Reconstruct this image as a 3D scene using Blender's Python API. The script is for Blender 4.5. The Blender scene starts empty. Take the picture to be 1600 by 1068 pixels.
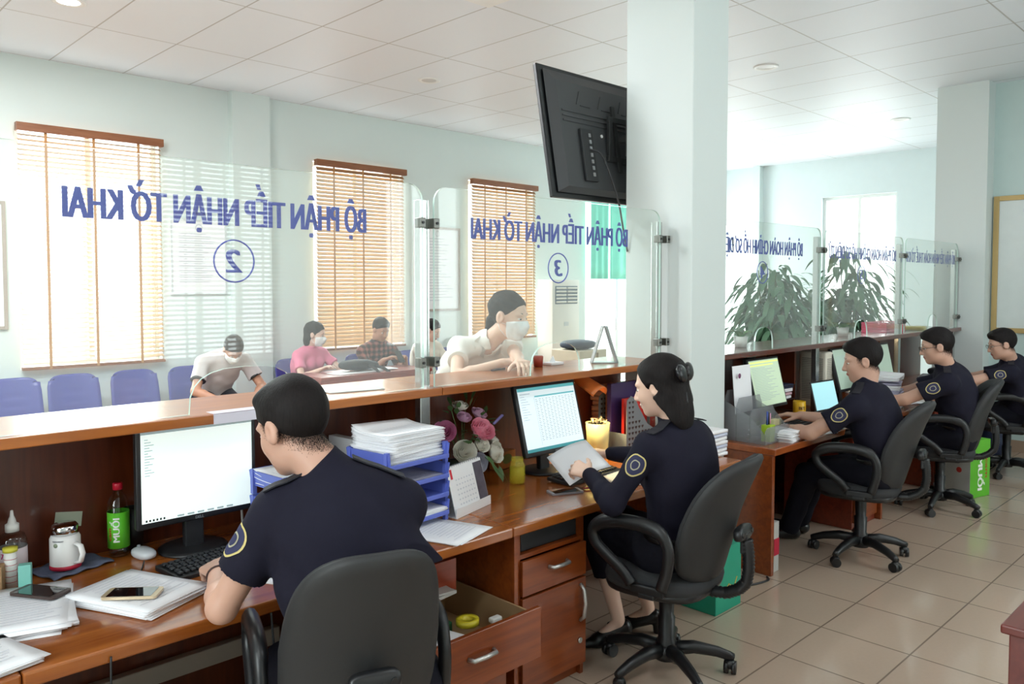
import bpy, bmesh, math, random
import numpy as np
from mathutils import Vector, Matrix, noise
from mathutils.bvhtree import BVHTree
PI = math.pi
random.seed(7)
SC = bpy.context.scene
COL = SC.collection
# ------------------------------------------------------------------ camera
cam = bpy.data.cameras.new('camera')
cam.sensor_width = 36; cam.lens = 28.05; cam.shift_y = -0.0224; cam.clip_start = 0.05
CO = bpy.data.objects.new('camera', cam); COL.objects.link(CO)
CO.location = (0, 0, 1.70)
CO.rotation_euler = (math.radians(90 - 2.467), 0, math.radians(45.65 - 90))
SC.camera = CO
# ------------------------------------------------------------------ world, exposure
SC.view_settings.view_transform = 'Standard'
SC.view_settings.look = 'None'
SC.view_settings.gamma = 1.0
SC.view_settings.use_curve_mapping = False
SC.view_settings.exposure = 0.92
SC.cycles.use_denoising = True
SC.cycles.max_bounces = 10
SC.cycles.diffuse_bounces = 5
SC.cycles.glossy_bounces = 5
SC.cycles.transparent_max_bounces = 24
SC.cycles.transmission_bounces = 8
SC.cycles.sample_clamp_indirect = 8
SC.cycles.caustics_reflective = False
SC.cycles.caustics_refractive = False
W = bpy.data.worlds.new('sky'); SC.world = W; W.use_nodes = True
wb = W.node_tree.nodes['Background']
wb.inputs[0].default_value = (0.93, 0.98, 1.0, 1); wb.inputs[1].default_value = 2.2
def area(name, loc, rot, sx, sy, power, color=(1, 1, 1), spread=180):
    l = bpy.data.lights.new(name, 'AREA'); l.shape = 'RECTANGLE'; l.size = sx; l.size_y = sy
    l.energy = power; l.color = color; l.spread = math.radians(spread)
    o = bpy.data.objects.new(name, l); COL.objects.link(o); o.location = loc; o.rotation_euler = rot
    return o
R90 = PI / 2
# daylight entering by the openings (default area light shines along -Z)
DAY = (0.93, 0.98, 1.0)
for i, x in enumerate((0.9, 3.4, 5.9)):
    area('daylight_right_window', (x, -2.28, 2.0), (R90, 0, 0), 1.2, 2.1, 28, (.92, .97, 1))        # shines +Y
area('daylight_near_window', (-2.78, 1.2, 2.0), (R90, 0, -R90), 1.6, 2.0, 60, (.92, .97, 1))         # shines +X
area('daylight_glazed_door', (10.9, 8.75, 1.6), (-R90, 0, 0), 2.4, 2.9, 120, DAY)                     # shines -Y
area('daylight_end_door', (13.3, 7.62, 1.5), (R90, 0, R90), 1.1, 2.7, 45, DAY)                       # shines -X
area('daylight_end_window', (13.2, 5.3, 2.1), (R90, 0, R90), 1.1, 2.0, 28, DAY)
for x in (2.48, 5.48, 7.87):
    area('daylight_hall_window', (x, 8.62, 2.0), (-R90, 0, 0), 1.2, 2.1, 95, (.92, .97, 1))
# recessed downlights in the suspended ceiling
def downlight_lamp(x, y, p):
    l = bpy.data.lights.new('downlight_lamp', 'AREA'); l.shape = 'DISK'; l.size = .16; l.energy = p; l.color = (1, .97, .92)
    o = bpy.data.objects.new('downlight_lamp', l); COL.objects.link(o); o.location = (x, y, 3.735)
LAMPS = [(1.81, 6.45, 22), (5.07, 6.38, 0), (7.03, 3.77, 0), (10.44, 3.78, 0), (8.5, 6.4, 0)]
for x, y, p in LAMPS:
    if p: downlight_lamp(x, y, p)
# unseen fill lamps added under the ceiling, nearer than the part the camera sees
FILL_LAMPS = [(-1.2, .4, 16), (2.6, -.6, 16), (6.6, -.2, 18), (.2, 5.6, 72), (1.4, 4.6, 38), (3.3, 4.1, 8)]
for x, y, p in FILL_LAMPS: area('ceiling_fill_lamp', (x, y, 3.655), (0, 0, 0), 1.2, .26, p, (.94, .975, 1))

# ------------------------------------------------------------------ materials
MC = {}
def nt(name):
    m = bpy.data.materials.new(name); m.use_nodes = True
    return m, m.node_tree.nodes, m.node_tree.links, m.node_tree.nodes['Principled BSDF']
def srgb(c):
    if isinstance(c, str):
        c = tuple(int(c[i:i + 2], 16) / 255 for i in (0, 2, 4))
    return tuple(((x + .055) / 1.055) ** 2.4 if x > .04045 else x / 12.92 for x in c)
def mat(name, c, rough=.5, metal=0, coat=0, var=.06, scale=8, bump=0, bscale=200, emit=0, spec=.5, sheen=0, sss=0, alpha=1, trans=0):
    """plain surface with a little procedural tone variation"""
    if name in MC: return MC[name]
    m, N, L, b = nt(name)
    c = srgb(c)
    tc = N.new('ShaderNodeTexCoord'); no = N.new('ShaderNodeTexNoise'); no.inputs['Scale'].default_value = scale; no.inputs['Detail'].default_value = 4
    L.new(tc.outputs['Object'], no.inputs['Vector'])
    mx = N.new('ShaderNodeMix'); mx.data_type = 'RGBA'
    mx.inputs[6].default_value = (*[v * (1 - var) for v in c], 1); mx.inputs[7].default_value = (*[min(1, v * (1 + var)) for v in c], 1)
    L.new(no.outputs['Fac'], mx.inputs[0]); L.new(mx.outputs[2], b.inputs['Base Color'])
    b.inputs['Roughness'].default_value = rough; b.inputs['Metallic'].default_value = metal
    b.inputs['Coat Weight'].default_value = coat; b.inputs['Specular IOR Level'].default_value = spec
    b.inputs['Sheen Weight'].default_value = sheen
    if sss:
        b.inputs['Subsurface Weight'].default_value = sss; b.inputs['Subsurface Radius'].default_value = (.02, .008, .004); b.inputs['Subsurface Scale'].default_value = .5
    if bump:
        n2 = N.new('ShaderNodeTexNoise'); n2.inputs['Scale'].default_value = bscale; n2.inputs['Detail'].default_value = 3
        L.new(tc.outputs['Object'], n2.inputs['Vector'])
        bp = N.new('ShaderNodeBump'); bp.inputs['Strength'].default_value = bump; bp.inputs['Distance'].default_value = .002
        L.new(n2.outputs['Fac'], bp.inputs['Height']); L.new(bp.outputs[0], b.inputs['Normal'])
    if emit:
        b.inputs['Emission Color'].default_value = (*c, 1); b.inputs['Emission Strength'].default_value = emit
    if alpha < 1:
        b.inputs['Alpha'].default_value = alpha
    if trans:
        b.inputs['Transmission Weight'].default_value = trans
    MC[name] = m
    return m
def wood(name, c1, c2, rough=.28, sx=1.2, sy=14, sz=14, coat=.3):
    if name in MC: return MC[name]
    m, N, L, b = nt(name)
    tc = N.new('ShaderNodeTexCoord'); mp = N.new('ShaderNodeMapping'); mp.inputs['Scale'].default_value = (sx, sy, sz)
    L.new(tc.outputs['Object'], mp.inputs['Vector'])
    no = N.new('ShaderNodeTexNoise'); no.inputs['Scale'].default_value = 2.2; no.inputs['Detail'].default_value = 7; no.inputs['Distortion'].default_value = .8
    L.new(mp.outputs[0], no.inputs['Vector'])
    n2 = N.new('ShaderNodeTexNoise'); n2.inputs['Scale'].default_value = 1.3; L.new(tc.outputs['Object'], n2.inputs['Vector'])
    ad = N.new('ShaderNodeMath'); ad.operation = 'MULTIPLY_ADD'; ad.inputs[1].default_value = .55; L.new(no.outputs['Fac'], ad.inputs[0])
    m2 = N.new('ShaderNodeMath'); m2.operation = 'MULTIPLY'; m2.inputs[1].default_value = .45; L.new(n2.outputs['Fac'], m2.inputs[0]); L.new(m2.outputs[0], ad.inputs[2])
    rp = N.new('ShaderNodeValToRGB'); rp.color_ramp.elements[0].position = .36; rp.color_ramp.elements[1].position = .64
    rp.color_ramp.elements[0].color = (*srgb(c1), 1); rp.color_ramp.elements[1].color = (*srgb(c2), 1)
    L.new(ad.outputs[0], rp.inputs[0]); L.new(rp.outputs[0], b.inputs['Base Color'])
    b.inputs['Roughness'].default_value = rough; b.inputs['Coat Weight'].default_value = coat; b.inputs['Coat Roughness'].default_value = .12
    MC[name] = m
    return m
def thin_glass(name, tint=(.93, .98, .96), ior=1.5, base=.02, rough=0.0, film=None):
    """pane glass: a see-through sheet with Fresnel reflections (film paints the haze of reflections in as a milky veil)"""
    if name in MC: return MC[name]
    m, N, L, b = nt(name); out = N['Material Output']
    tr = N.new('ShaderNodeBsdfTransparent'); tr.inputs[0].default_value = (*tint, 1)
    gl = N.new('ShaderNodeBsdfGlossy'); gl.inputs['Roughness'].default_value = rough
    lw = N.new('ShaderNodeLayerWeight'); lw.inputs[0].default_value = .5
    pw = N.new('ShaderNodeMath'); pw.operation = 'POWER'; pw.inputs[1].default_value = 5; L.new(lw.outputs['Facing'], pw.inputs[0])
    f0 = ((ior - 1) / (ior + 1)) ** 2
    ad = N.new('ShaderNodeMath'); ad.operation = 'MULTIPLY_ADD'; ad.inputs[1].default_value = .85; ad.inputs[2].default_value = f0 + base; L.new(pw.outputs[0], ad.inputs[0])
    mx = N.new('ShaderNodeMixShader'); L.new(ad.outputs[0], mx.inputs[0]); L.new(tr.outputs[0], mx.inputs[1]); L.new(gl.outputs[0], mx.inputs[2])
    last = mx
    if film:
        df = N.new('ShaderNodeBsdfTranslucent'); df.inputs[0].default_value = (.95, .97, .96, 1)
        dd = N.new('ShaderNodeBsdfDiffuse'); dd.inputs[0].default_value = (.9, .95, .93, 1)
        am = N.new('ShaderNodeMixShader'); am.inputs[0].default_value = .5; L.new(df.outputs[0], am.inputs[1]); L.new(dd.outputs[0], am.inputs[2])
        m3 = N.new('ShaderNodeMixShader'); m3.inputs[0].default_value = film; L.new(mx.outputs[0], m3.inputs[1]); L.new(am.outputs[0], m3.inputs[2]); last = m3
    L.new(last.outputs[0], out.inputs[0]); N.remove(b)
    MC[name] = m
    return m
def clear(name, tint, rough=.02, ior=1.45):
    if name in MC: return MC[name]
    m, N, L, b = nt(name)
    b.inputs['Base Color'].default_value = (*tint, 1); b.inputs['Roughness'].default_value = rough
    b.inputs['Transmission Weight'].default_value = 1; b.inputs['IOR'].default_value = ior
    MC[name] = m
    return m
def tiles(name, px, py, ox, oy, c, line, grout, rough, mottled=.05, bump=0, coat=0, nsc=60, stain=False):
    """rectangular tile grid from world position"""
    m, N, L, b = nt(name)
    g = N.new('ShaderNodeNewGeometry'); s = N.new('ShaderNodeSeparateXYZ'); L.new(g.outputs['Position'], s.inputs[0])
    def mth(op, a, bb=None, c3=None):
        n = N.new('ShaderNodeMath'); n.operation = op
        for i, v in enumerate((a, bb, c3)):
            if v is None: continue
            if isinstance(v, (int, float)): n.inputs[i].default_value = v
            else: L.new(v, n.inputs[i])
        return n.outputs[0]
    def edge(o, p, off):
        u = mth('DIVIDE', mth('SUBTRACT', o, off), p)
        fr = mth('SUBTRACT', u, mth('FLOOR', u))
        d = mth('MINIMUM', fr, mth('SUBTRACT', 1.0, fr))
        return mth('MULTIPLY', d, p), mth('FLOOR', u)
    dx, ix = edge(s.outputs[0], px, ox); dy, iy = edge(s.outputs[1], py, oy)
    d = mth('MINIMUM', dx, dy)
    k = N.new('ShaderNodeMapRange'); k.inputs[1].default_value = line * .5; k.inputs[2].default_value = line; L.new(d, k.inputs[0])
    cb = N.new('ShaderNodeCombineXYZ'); L.new(ix, cb.inputs[0]); L.new(iy, cb.inputs[1])
    wn = N.new('ShaderNodeTexWhiteNoise'); wn.noise_dimensions = '2D'; L.new(cb.outputs[0], wn.inputs['Vector'])
    no = N.new('ShaderNodeTexNoise'); no.inputs['Scale'].default_value = nsc; no.inputs['Detail'].default_value = 5; L.new(g.outputs['Position'], no.inputs['Vector'])
    n3 = N.new('ShaderNodeTexNoise'); n3.inputs['Scale'].default_value = 2.5; n3.inputs['Detail'].default_value = 3; L.new(g.outputs['Position'], n3.inputs['Vector'])
    f = mth('ADD', mth('ADD', mth('MULTIPLY', no.outputs['Fac'], .5), mth('MULTIPLY', wn.outputs['Value'], .25)), mth('MULTIPLY', n3.outputs['Fac'], .35))
    cc = srgb(c)
    mx = N.new('ShaderNodeMix'); mx.data_type = 'RGBA'; L.new(f, mx.inputs[0])
    mx.inputs[6].default_value = (*[v * (1 - mottled) for v in cc], 1); mx.inputs[7].default_value = (*[min(1, v * (1 + mottled)) for v in cc], 1)
    m2 = N.new('ShaderNodeMix'); m2.data_type = 'RGBA'; L.new(k.outputs[0], m2.inputs[0])
    m2.inputs[6].default_value = (*srgb(grout), 1); L.new(mx.outputs[2], m2.inputs[7])
    L.new(m2.outputs[2], b.inputs['Base Color'])
    b.inputs['Roughness'].default_value = rough; b.inputs['Coat Weight'].default_value = coat; b.inputs['Coat Roughness'].default_value = .08
    if bump:
        bp = N.new('ShaderNodeBump'); bp.inputs['Strength'].default_value = bump; bp.inputs['Distance'].default_value = .003
        L.new(k.outputs[0], bp.inputs['Height']); L.new(bp.outputs[0], b.inputs['Normal'])
    return m

# ------------------------------------------------------------------ mesh helpers
class MB:
    """collects shapes and links them as one mesh object"""
    def __init__(s): s.bm = bmesh.new(); s.mi = 0; s.X = Matrix.Identity(4)
    def _fin(s, vs, fs=None, smooth=False):
        for v in vs: v.co = s.X @ v.co
        for f in (fs if fs is not None else {f for v in vs for f in v.link_faces}):
            f.material_index = s.mi; f.smooth = smooth
    def box(s, c, sz, rot=None, bev=0, seg=2, smooth=False, taper=None):
        r = bmesh.ops.create_cube(s.bm, size=1); vs = r['verts']
        for v in vs:
            k = 1
            if taper and v.co.z > 0: v.co.x *= taper[0]; v.co.y *= taper[1]
            v.co = Vector((v.co.x * sz[0], v.co.y * sz[1], v.co.z * sz[2]))
        if bev:
            es = list({e for v in vs for e in v.link_edges})
            rr = bmesh.ops.bevel(s.bm, geom=es, offset=bev, segments=seg, affect='EDGES', profile=.5)
            vs = list({v for f in rr['faces'] for v in f.verts} | {v for v in vs if v.is_valid})
        M = Matrix.Translation(c) @ (rot.to_4x4() if rot is not None else Matrix.Identity(4))
        for v in vs: v.co = M @ v.co
        s._fin(vs, smooth=smooth or (bev > 0 and seg > 2)); return s
    def bb(s, x0, x1, y0, y1, z0, z1, bev=0, seg=2):
        return s.box(((x0 + x1) / 2, (y0 + y1) / 2, (z0 + z1) / 2), (abs(x1 - x0), abs(y1 - y0), abs(z1 - z0)), bev=bev, seg=seg)
    def tube(s, pts, r, n=10, closed=False, caps=True, sy=1.0, up=None):
        pts = [Vector(p) for p in pts]; m = len(pts)
        rs = r if isinstance(r, (list, tuple)) else [r] * m
        rings = []; prev = None
        for i, p in enumerate(pts):
            a = pts[i - 1] if (i > 0 or closed) else p; b = pts[(i + 1) % m] if (i < m - 1 or closed) else p
            t = (b - a).normalized()
            if prev is None:
                u = Vector(up) if up else (Vector((0, 0, 1)) if abs(t.z) < .9 else Vector((1, 0, 0)))
            else: u = prev
            u = (u - t * u.dot(t)).normalized(); prev = u; w = t.cross(u)
            rings.append([s.bm.verts.new(p + (u * math.cos(2 * PI * k / n) + w * math.sin(2 * PI * k / n) * sy) * rs[i]) for k in range(n)])
        fs = []
        for i in range(m if closed else m - 1):
            A, B = rings[i], rings[(i + 1) % m]
            for k in range(n): fs.append(s.bm.faces.new((A[k], A[(k + 1) % n], B[(k + 1) % n], B[k])))
        if caps and not closed:
            c1 = s.bm.faces.new(rings[0][::-1]); c2 = s.bm.faces.new(rings[-1])
            s._fin([v for rg in rings for v in rg], fs, True); c1.material_index = c2.material_index = s.mi
        else: s._fin([v for rg in rings for v in rg], fs, True)
        return s
    def cyl(s, a, b, r0, r1=None, n=20):
        return s.tube([a, b], [r0, r0 if r1 is None else r1], n)
    def lathe(s, prof, c=(0, 0, 0), n=28, smooth=True, M=None):
        rings = []
        for r, z in prof:
            if r < 1e-5: rings.append([s.bm.verts.new((c[0], c[1], c[2] + z))])
            else: rings.append([s.bm.verts.new((c[0] + r * math.cos(2 * PI * k / n), c[1] + r * math.sin(2 * PI * k / n), c[2] + z)) for k in range(n)])
        fs = []
        for A, B in zip(rings, rings[1:]):
            for k in range(n):
                k2 = (k + 1) % n
                if len(A) == 1 and len(B) == 1: continue
                if len(A) == 1: fs.append(s.bm.faces.new((A[0], B[k2], B[k])))
                elif len(B) == 1: fs.append(s.bm.faces.new((A[k], A[k2], B[0])))
                else: fs.append(s.bm.faces.new((A[k], A[k2], B[k2], B[k])))
        vs = [v for rg in rings for v in rg]
        if M is not None:
            for v in vs: v.co = M @ v.co
        s._fin(vs, fs, smooth); return s
    def prism(s, poly, h, M=None, smooth=False):
        """2D outline in XY extruded along Z by h"""
        vs = [s.bm.verts.new((p[0], p[1], 0)) for p in poly]
        f = s.bm.faces.new(vs); r = bmesh.ops.extrude_face_region(s.bm, geom=[f])
        nv = [g for g in r['geom'] if isinstance(g, bmesh.types.BMVert)]
        for v in nv: v.co.z += h
        al = vs + nv
        fs = list({g for v in al for g in v.link_faces})
        bmesh.ops.recalc_face_normals(s.bm, faces=fs)
        if M is not None:
            for v in al: v.co = M @ v.co
        s._fin(al, fs, smooth); return s
    def sq(s, c, r, e1=.5, e2=.5, n=24, m=14, rot=None):
        """superellipsoid"""
        def sp(v, e): return math.copysign(abs(v) ** e, v)
        rings = []
        for i in range(m + 1):
            v = -PI / 2 + PI * i / m
            if i in (0, m): rings.append([s.bm.verts.new((0, 0, r[2] * sp(math.sin(v), e1)))]); continue
            rings.append([s.bm.verts.new((r[0] * sp(math.cos(v), e1) * sp(math.cos(2 * PI * k / n), e2), r[1] * sp(math.cos(v), e1) * sp(math.sin(2 * PI * k / n), e2), r[2] * sp(math.sin(v), e1))) for k in range(n)])
        fs = []
        for A, B in zip(rings, rings[1:]):
            for k in range(n):
                k2 = (k + 1) % n
                if len(A) == 1: fs.append(s.bm.faces.new((A[0], B[k2], B[k])))
                elif len(B) == 1: fs.append(s.bm.faces.new((A[k], A[k2], B[0])))
                else: fs.append(s.bm.faces.new((A[k], A[k2], B[k2], B[k])))
        vs = [v for g in rings for v in g]
        M = Matrix.Translation(c) @ (rot.to_4x4() if rot is not None else Matrix.Identity(4))
        for v in vs: v.co = M @ v.co
        s._fin(vs, fs, True); return s
    def grid(s, fn, nu, nv, thick=0):
        """surface fn(u,v) -> point, u,v in 0..1"""
        V = [[s.bm.verts.new(fn(i / nu, j / nv)) for j in range(nv + 1)] for i in range(nu + 1)]
        fs = [s.bm.faces.new((V[i][j], V[i + 1][j], V[i + 1][j + 1], V[i][j + 1])) for i in range(nu) for j in range(nv)]
        vs = [v for r in V for v in r]
        if thick:
            bmesh.ops.recalc_face_normals(s.bm, faces=fs)
            r = bmesh.ops.solidify(s.bm, geom=fs, thickness=thick)
            vs2 = [g for g in r['geom'] if isinstance(g, bmesh.types.BMVert)]
            vs = list(set(vs) | set(vs2)); fs = list({f for v in vs for f in v.link_faces})
        s._fin(vs, fs, True); return s
    def text(s, txt, M, width=None, height=None, ext=.0008, off=0.0, shear=0):
        """emboldened by overlaying slightly shifted copies"""
        k = (height or (width / max(1, len(txt)) * 1.4)) * off
        for i, dx in enumerate((-1.0, -.33, .33, 1.0) if off else (0,)):
            s._text(txt, M @ Matrix.Translation((dx * k, 0, i * .00003)), (width - 2 * k) if width else None, height, ext, 0, shear)
        return s
    def _text(s, txt, M, width=None, height=None, ext=.0008, off=0.0, shear=0):
        horns = [(i, c) for i, c in enumerate(txt) if c in 'ƠỜ']; txt = txt.replace('Ờ', 'O').replace('Ơ', 'O')
        def xr(tt):
            cu = bpy.data.curves.new('t', 'FONT'); cu.body = tt; ob = bpy.data.objects.new('t', cu); COL.objects.link(ob)
            me = bpy.data.meshes.new_from_object(ob.evaluated_get(bpy.context.evaluated_depsgraph_get())); r = (min(v.co.x for v in me.vertices), max(v.co.x for v in me.vertices))
            bpy.data.objects.remove(ob); bpy.data.curves.remove(cu); bpy.data.meshes.remove(me); return r
        cu = bpy.data.curves.new('t', 'FONT'); cu.body = txt; cu.extrude = .5; cu.offset = off; cu.shear = shear; cu.resolution_u = 3
        ob = bpy.data.objects.new('t', cu); COL.objects.link(ob)
        dg = bpy.context.evaluated_depsgraph_get(); me = bpy.data.meshes.new_from_object(ob.evaluated_get(dg))
        bpy.data.objects.remove(ob); bpy.data.curves.remove(cu)
        co = [v.co.copy() for v in me.vertices]
        if not co: return s
        x0 = min(v.x for v in co); x1 = max(v.x for v in co); y1 = max(v.y for v in co)
        kx = width / (x1 - x0) if width else None; ky = height / .73 if height else None
        kx = kx or ky; ky = ky or kx
        vs = [s.bm.verts.new(M @ Vector(((v.x - (x0 + x1) / 2) * kx, v.y * ky, v.z * ext))) for v in co]
        fs = []
        for p in me.polygons:
            try: fs.append(s.bm.faces.new([vs[i] for i in p.vertices]))
            except ValueError: pass
        for i, c in horns:
            xe = xr(txt[:i + 1])[1]; qs = [[(xe - .10, .60), (xe + .02, .66), (xe + .12, .80), (xe + .03, .82), (xe - .04, .72), (xe - .12, .70)]]
            if c == 'Ờ': qs.append([(xe - .46, .96), (xe - .34, .96), (xe - .22, .80), (xe - .30, .80)])
            for q in qs:
                qv = [s.bm.verts.new(M @ Vector(((x - (x0 + x1) / 2) * kx, y * ky, ext * .5))) for x, y in q]; vs += qv; fs.append(s.bm.faces.new(qv))
        bpy.data.meshes.remove(me)
        s._fin(vs, fs); return s
    def build(s, name, mats, parent=None, recalc=True):
        if recalc: bmesh.ops.recalc_face_normals(s.bm, faces=s.bm.faces)
        me = bpy.data.meshes.new(name); s.bm.to_mesh(me); s.bm.free()
        for m in (mats if isinstance(mats, (list, tuple)) else [mats]): me.materials.append(m)
        o = bpy.data.objects.new(name, me); COL.objects.link(o)
        if parent is not None: o.parent = parent
        return o
def tag(o, label=None, cat=None, group=None, kind=None):
    if label: o['label'] = label
    if cat: o['category'] = cat
    if group: o['group'] = group
    if kind: o['kind'] = kind
    return o
def thing(name, label, cat, loc=(0, 0, 0), rz=0, group=None):
    o = bpy.data.objects.new(name, None); COL.objects.link(o); o.empty_display_size = .1
    o.location = loc; o.rotation_euler = (0, 0, rz)
    return tag(o, label, cat, group)
def struct(name, mb, mats): return tag(mb.build(name, mats), kind='structure')
def kids(o): return [c for c in COL.objects if c.parent is o]
def copy_tree(o, loc=None, rz=None, label=None, group=None, parent=None):
    ch = kids(o); c = o.copy(); COL.objects.link(c)
    if parent is not None: c.parent = parent
    for k in ch: copy_tree(k, parent=c)
    if loc is not None: c.location = loc
    if rz is not None: c.rotation_euler = (0, 0, rz)
    if label: c['label'] = label
    if group: c['group'] = group
    return c
def V(*a): return Vector(a)
def RZ(d): return Matrix.Rotation(math.radians(d), 3, 'Z')
def RX(d): return Matrix.Rotation(math.radians(d), 3, 'X')
def RY(d): return Matrix.Rotation(math.radians(d), 3, 'Y')
def arc(cx, cy, r, a0, a1, n): return [(cx + r * math.cos(math.radians(a0 + (a1 - a0) * i / n)), cy + r * math.sin(math.radians(a0 + (a1 - a0) * i / n))) for i in range(n + 1)]
def rrect(w, h, r, n=5):
    p = []
    for cx, cy, a in ((w / 2 - r, h / 2 - r, 0), (-w / 2 + r, h / 2 - r, 90), (-w / 2 + r, -h / 2 + r, 180), (w / 2 - r, -h / 2 + r, 270)):
        p += arc(cx, cy, r, a, a + 90, n)
    return p

paint = mat('mint_wall_paint', 'd6e2e0', .55, var=.03, scale=2, bump=.05, bscale=60)
paint2 = mat('pale_column_paint', 'd3dcda', .5, var=.02, scale=2)
woodm = wood('varnished_red_wood', '6e2e10', '90481a', .3)
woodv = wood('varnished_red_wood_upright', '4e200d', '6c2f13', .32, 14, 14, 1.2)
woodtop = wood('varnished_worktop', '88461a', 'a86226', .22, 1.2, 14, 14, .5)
steel = mat('brushed_steel', 'c4c6c4', .22, 1, var=.05)
dsteel = mat('dull_steel', '7c7d78', .4, 1, var=.1)
blackp = mat('black_plastic', '1d1e20', .42, var=.1)
greyp = mat('grey_plastic', '8d9296', .45)
whitep = mat('white_plastic', 'e8e8e4', .4)
paperm = mat('white_paper', 'f0f1f4', .7, var=.02, scale=3)
ink = mat('grey_ink', '8a8c94', .7)
blueink = mat('blue_lettering', '2035a4', .45)
# ================================================================== the setting
CH = 3.75
XN, XE, YR, YL = -2.6, 12.9, -2.1, 8.26
XP = 9.3
floor_m = tiles('floor_tiles', .4235, .42, 4.25 - .4235 * 20, 1.715 - .42 * 20, 'b39f8d', .005, '7a6a5c', .16, .09, .2, .3)
ceil_m = tiles('ceiling_boards', .640, 1.289, 5.342 - .64 * 30, 1.79 - 1.289 * 8, 'e4e8ee', .008, 'b4b2b0', .5, .012, .3, .0, nsc=20)
b = MB(); b.bb(XN, XE + .3, YR, YL + .3, -.1, 0); struct('floor', b, floor_m)
b = MB(); b.bb(XN, XE + .3, YR, YL + .3, CH, CH + .1); struct('ceiling', b, ceil_m)
def wall_y(name, y0, y1, x0, x1, holes, m=None):
    """wall parallel to X with rectangular holes (xa, xb, za, zb)"""
    b = MB(); x = x0
    for xa, xb, za, zb in sorted(holes):
        if xa > x: b.bb(x, xa, y0, y1, 0, CH)
        if za > 0: b.bb(xa, xb, y0, y1, 0, za)
        b.bb(xa, xb, y0, y1, zb, CH); x = xb
    b.bb(x, x1, y0, y1, 0, CH)
    return struct(name, b, m or paint)
def wall_x(name, x0, x1, y0, y1, holes, m=None):
    b = MB(); y = y0
    for ya, yb, za, zb in sorted(holes):
        if ya > y: b.bb(x0, x1, y, ya, 0, CH)
        if za > 0: b.bb(x0, x1, ya, yb, 0, za)
        b.bb(x0, x1, ya, yb, zb, CH); y = yb
    if y1 > y: b.bb(x0, x1, y, y1, 0, CH)
    return struct(name, b, m or paint)
WH = [(1.85, 3.11, .93, 3.13), (4.85, 6.11, .93, 3.13), (7.24, 8.5, .93, 3.13)]
GD = (9.7, 12.3, 0, 3.08)
wall_y('wall_left', YL, YL + .2, XN, XE + .2, WH + [GD])
WR = [(.3, 1.5, .95, 3.0), (2.8, 4.0, .95, 3.0), (5.3, 6.5, .95, 3.0)]
wall_y('wall_right', YR - .2, YR, XN, XE, WR)
wall_x('wall_near', XN - .2, XN, YR - .2, YL + .2, [(.4, 2.0, .95, 3.0)])
wall_x('wall_end', XE, XE + .2, 2.9, YL, [(4.70, 5.89, 1.0, 3.13), (7.05, 8.2, 0, 2.84)], mat('end_wall_paint', 'd9e4e6', .5, var=.02))
wall_x('wall_partition', XP, XP + .1, YR, 2.6, [], mat('partition_paint', 'bccfcc', .5, var=.03))
b = MB(); b.bb(XP - .22, XP + .25, 2.44, 2.92, 0, CH); b.bb(XP + .1, XE + .2, 2.8, 2.92, 0, CH); struct('trim_1', b, paint2)
b = MB(); b.bb(3.84, 4.27, 8.16, 8.28, 0, CH); struct('trim_2', b, paint)
b = MB(); b.bb(XE - .14, XE + .02, 6.93, 7.05, 0, CH); struct('trim_3', b, paint)
# the pillar beside the counter
b = MB(); b.bb(3.90, 4.27, 2.53, 3.0, 0, CH, bev=.006); struct('trim_4', b, paint2)
b = MB()
for x0, x1 in ((XN, 1.85), (3.11, 3.84), (4.27, 4.85), (6.11, 7.24), (8.5, 9.7)): b.bb(x0, x1, 8.245, 8.262, 0, .12)
struct('baseboard_left', b, mat('skirting_tile', 'a08a78', .3))
b = MB(); b.bb(XP - .012, XP + .002, YR, 2.5, 0, .12); struct('baseboard_partition', b, mat('skirting_tile', 'a08a78', .3))
wframe = mat('window_frame_paint', 'e4e6e4', .4)
wglass = thin_glass('window_glass', (.97, .99, .98), 1.3)
def win(idx, x0, x1, z0, z1, yy, axis='y', sign=1, nv=2):
    b = MB(); t = .05; d = .06
    def bx(a0, a1, za, zb, dd=d):
        if axis == 'y': b.bb(a0, a1, yy - dd / 2, yy + dd / 2, za, zb)
        else: b.bb(yy - dd / 2, yy + dd / 2, a0, a1, za, zb)
    bx(x0, x0 + t, z0 + t, z1 - t); bx(x1 - t, x1, z0 + t, z1 - t); bx(x0, x1, z0, z0 + t); bx(x0, x1, z1 - t, z1)
    for k in range(1, nv): xm = x0 + (x1 - x0) * k / nv; bx(xm - .025, xm + .025, z0 + t, z1 - t)
    o = struct('window_%d' % idx, b, wframe)
    g = MB()
    if axis == 'y': g.bb(x0 + t, x1 - t, yy - .003, yy + .003, z0 + t, z1 - t)
    else: g.bb(yy - .003, yy + .003, x0 + t, x1 - t, z0 + t, z1 - t)
    g.build('window_glass', wglass, o)
    return o
for i, (x0, x1, z0, z1) in enumerate(WH): win(i + 1, x0, x1, z0, z1, YL + .13)
for i, (x0, x1, z0, z1) in enumerate(WR): win(i + 4, x0, x1, z0, z1, YR - .12, nv=3)
win(7, 4.70, 5.89, 1.0, 3.13, XE + .1, 'x')
win(8, .4, 2.0, .95, 3.0, XN - .12, 'x', nv=3)
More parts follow.
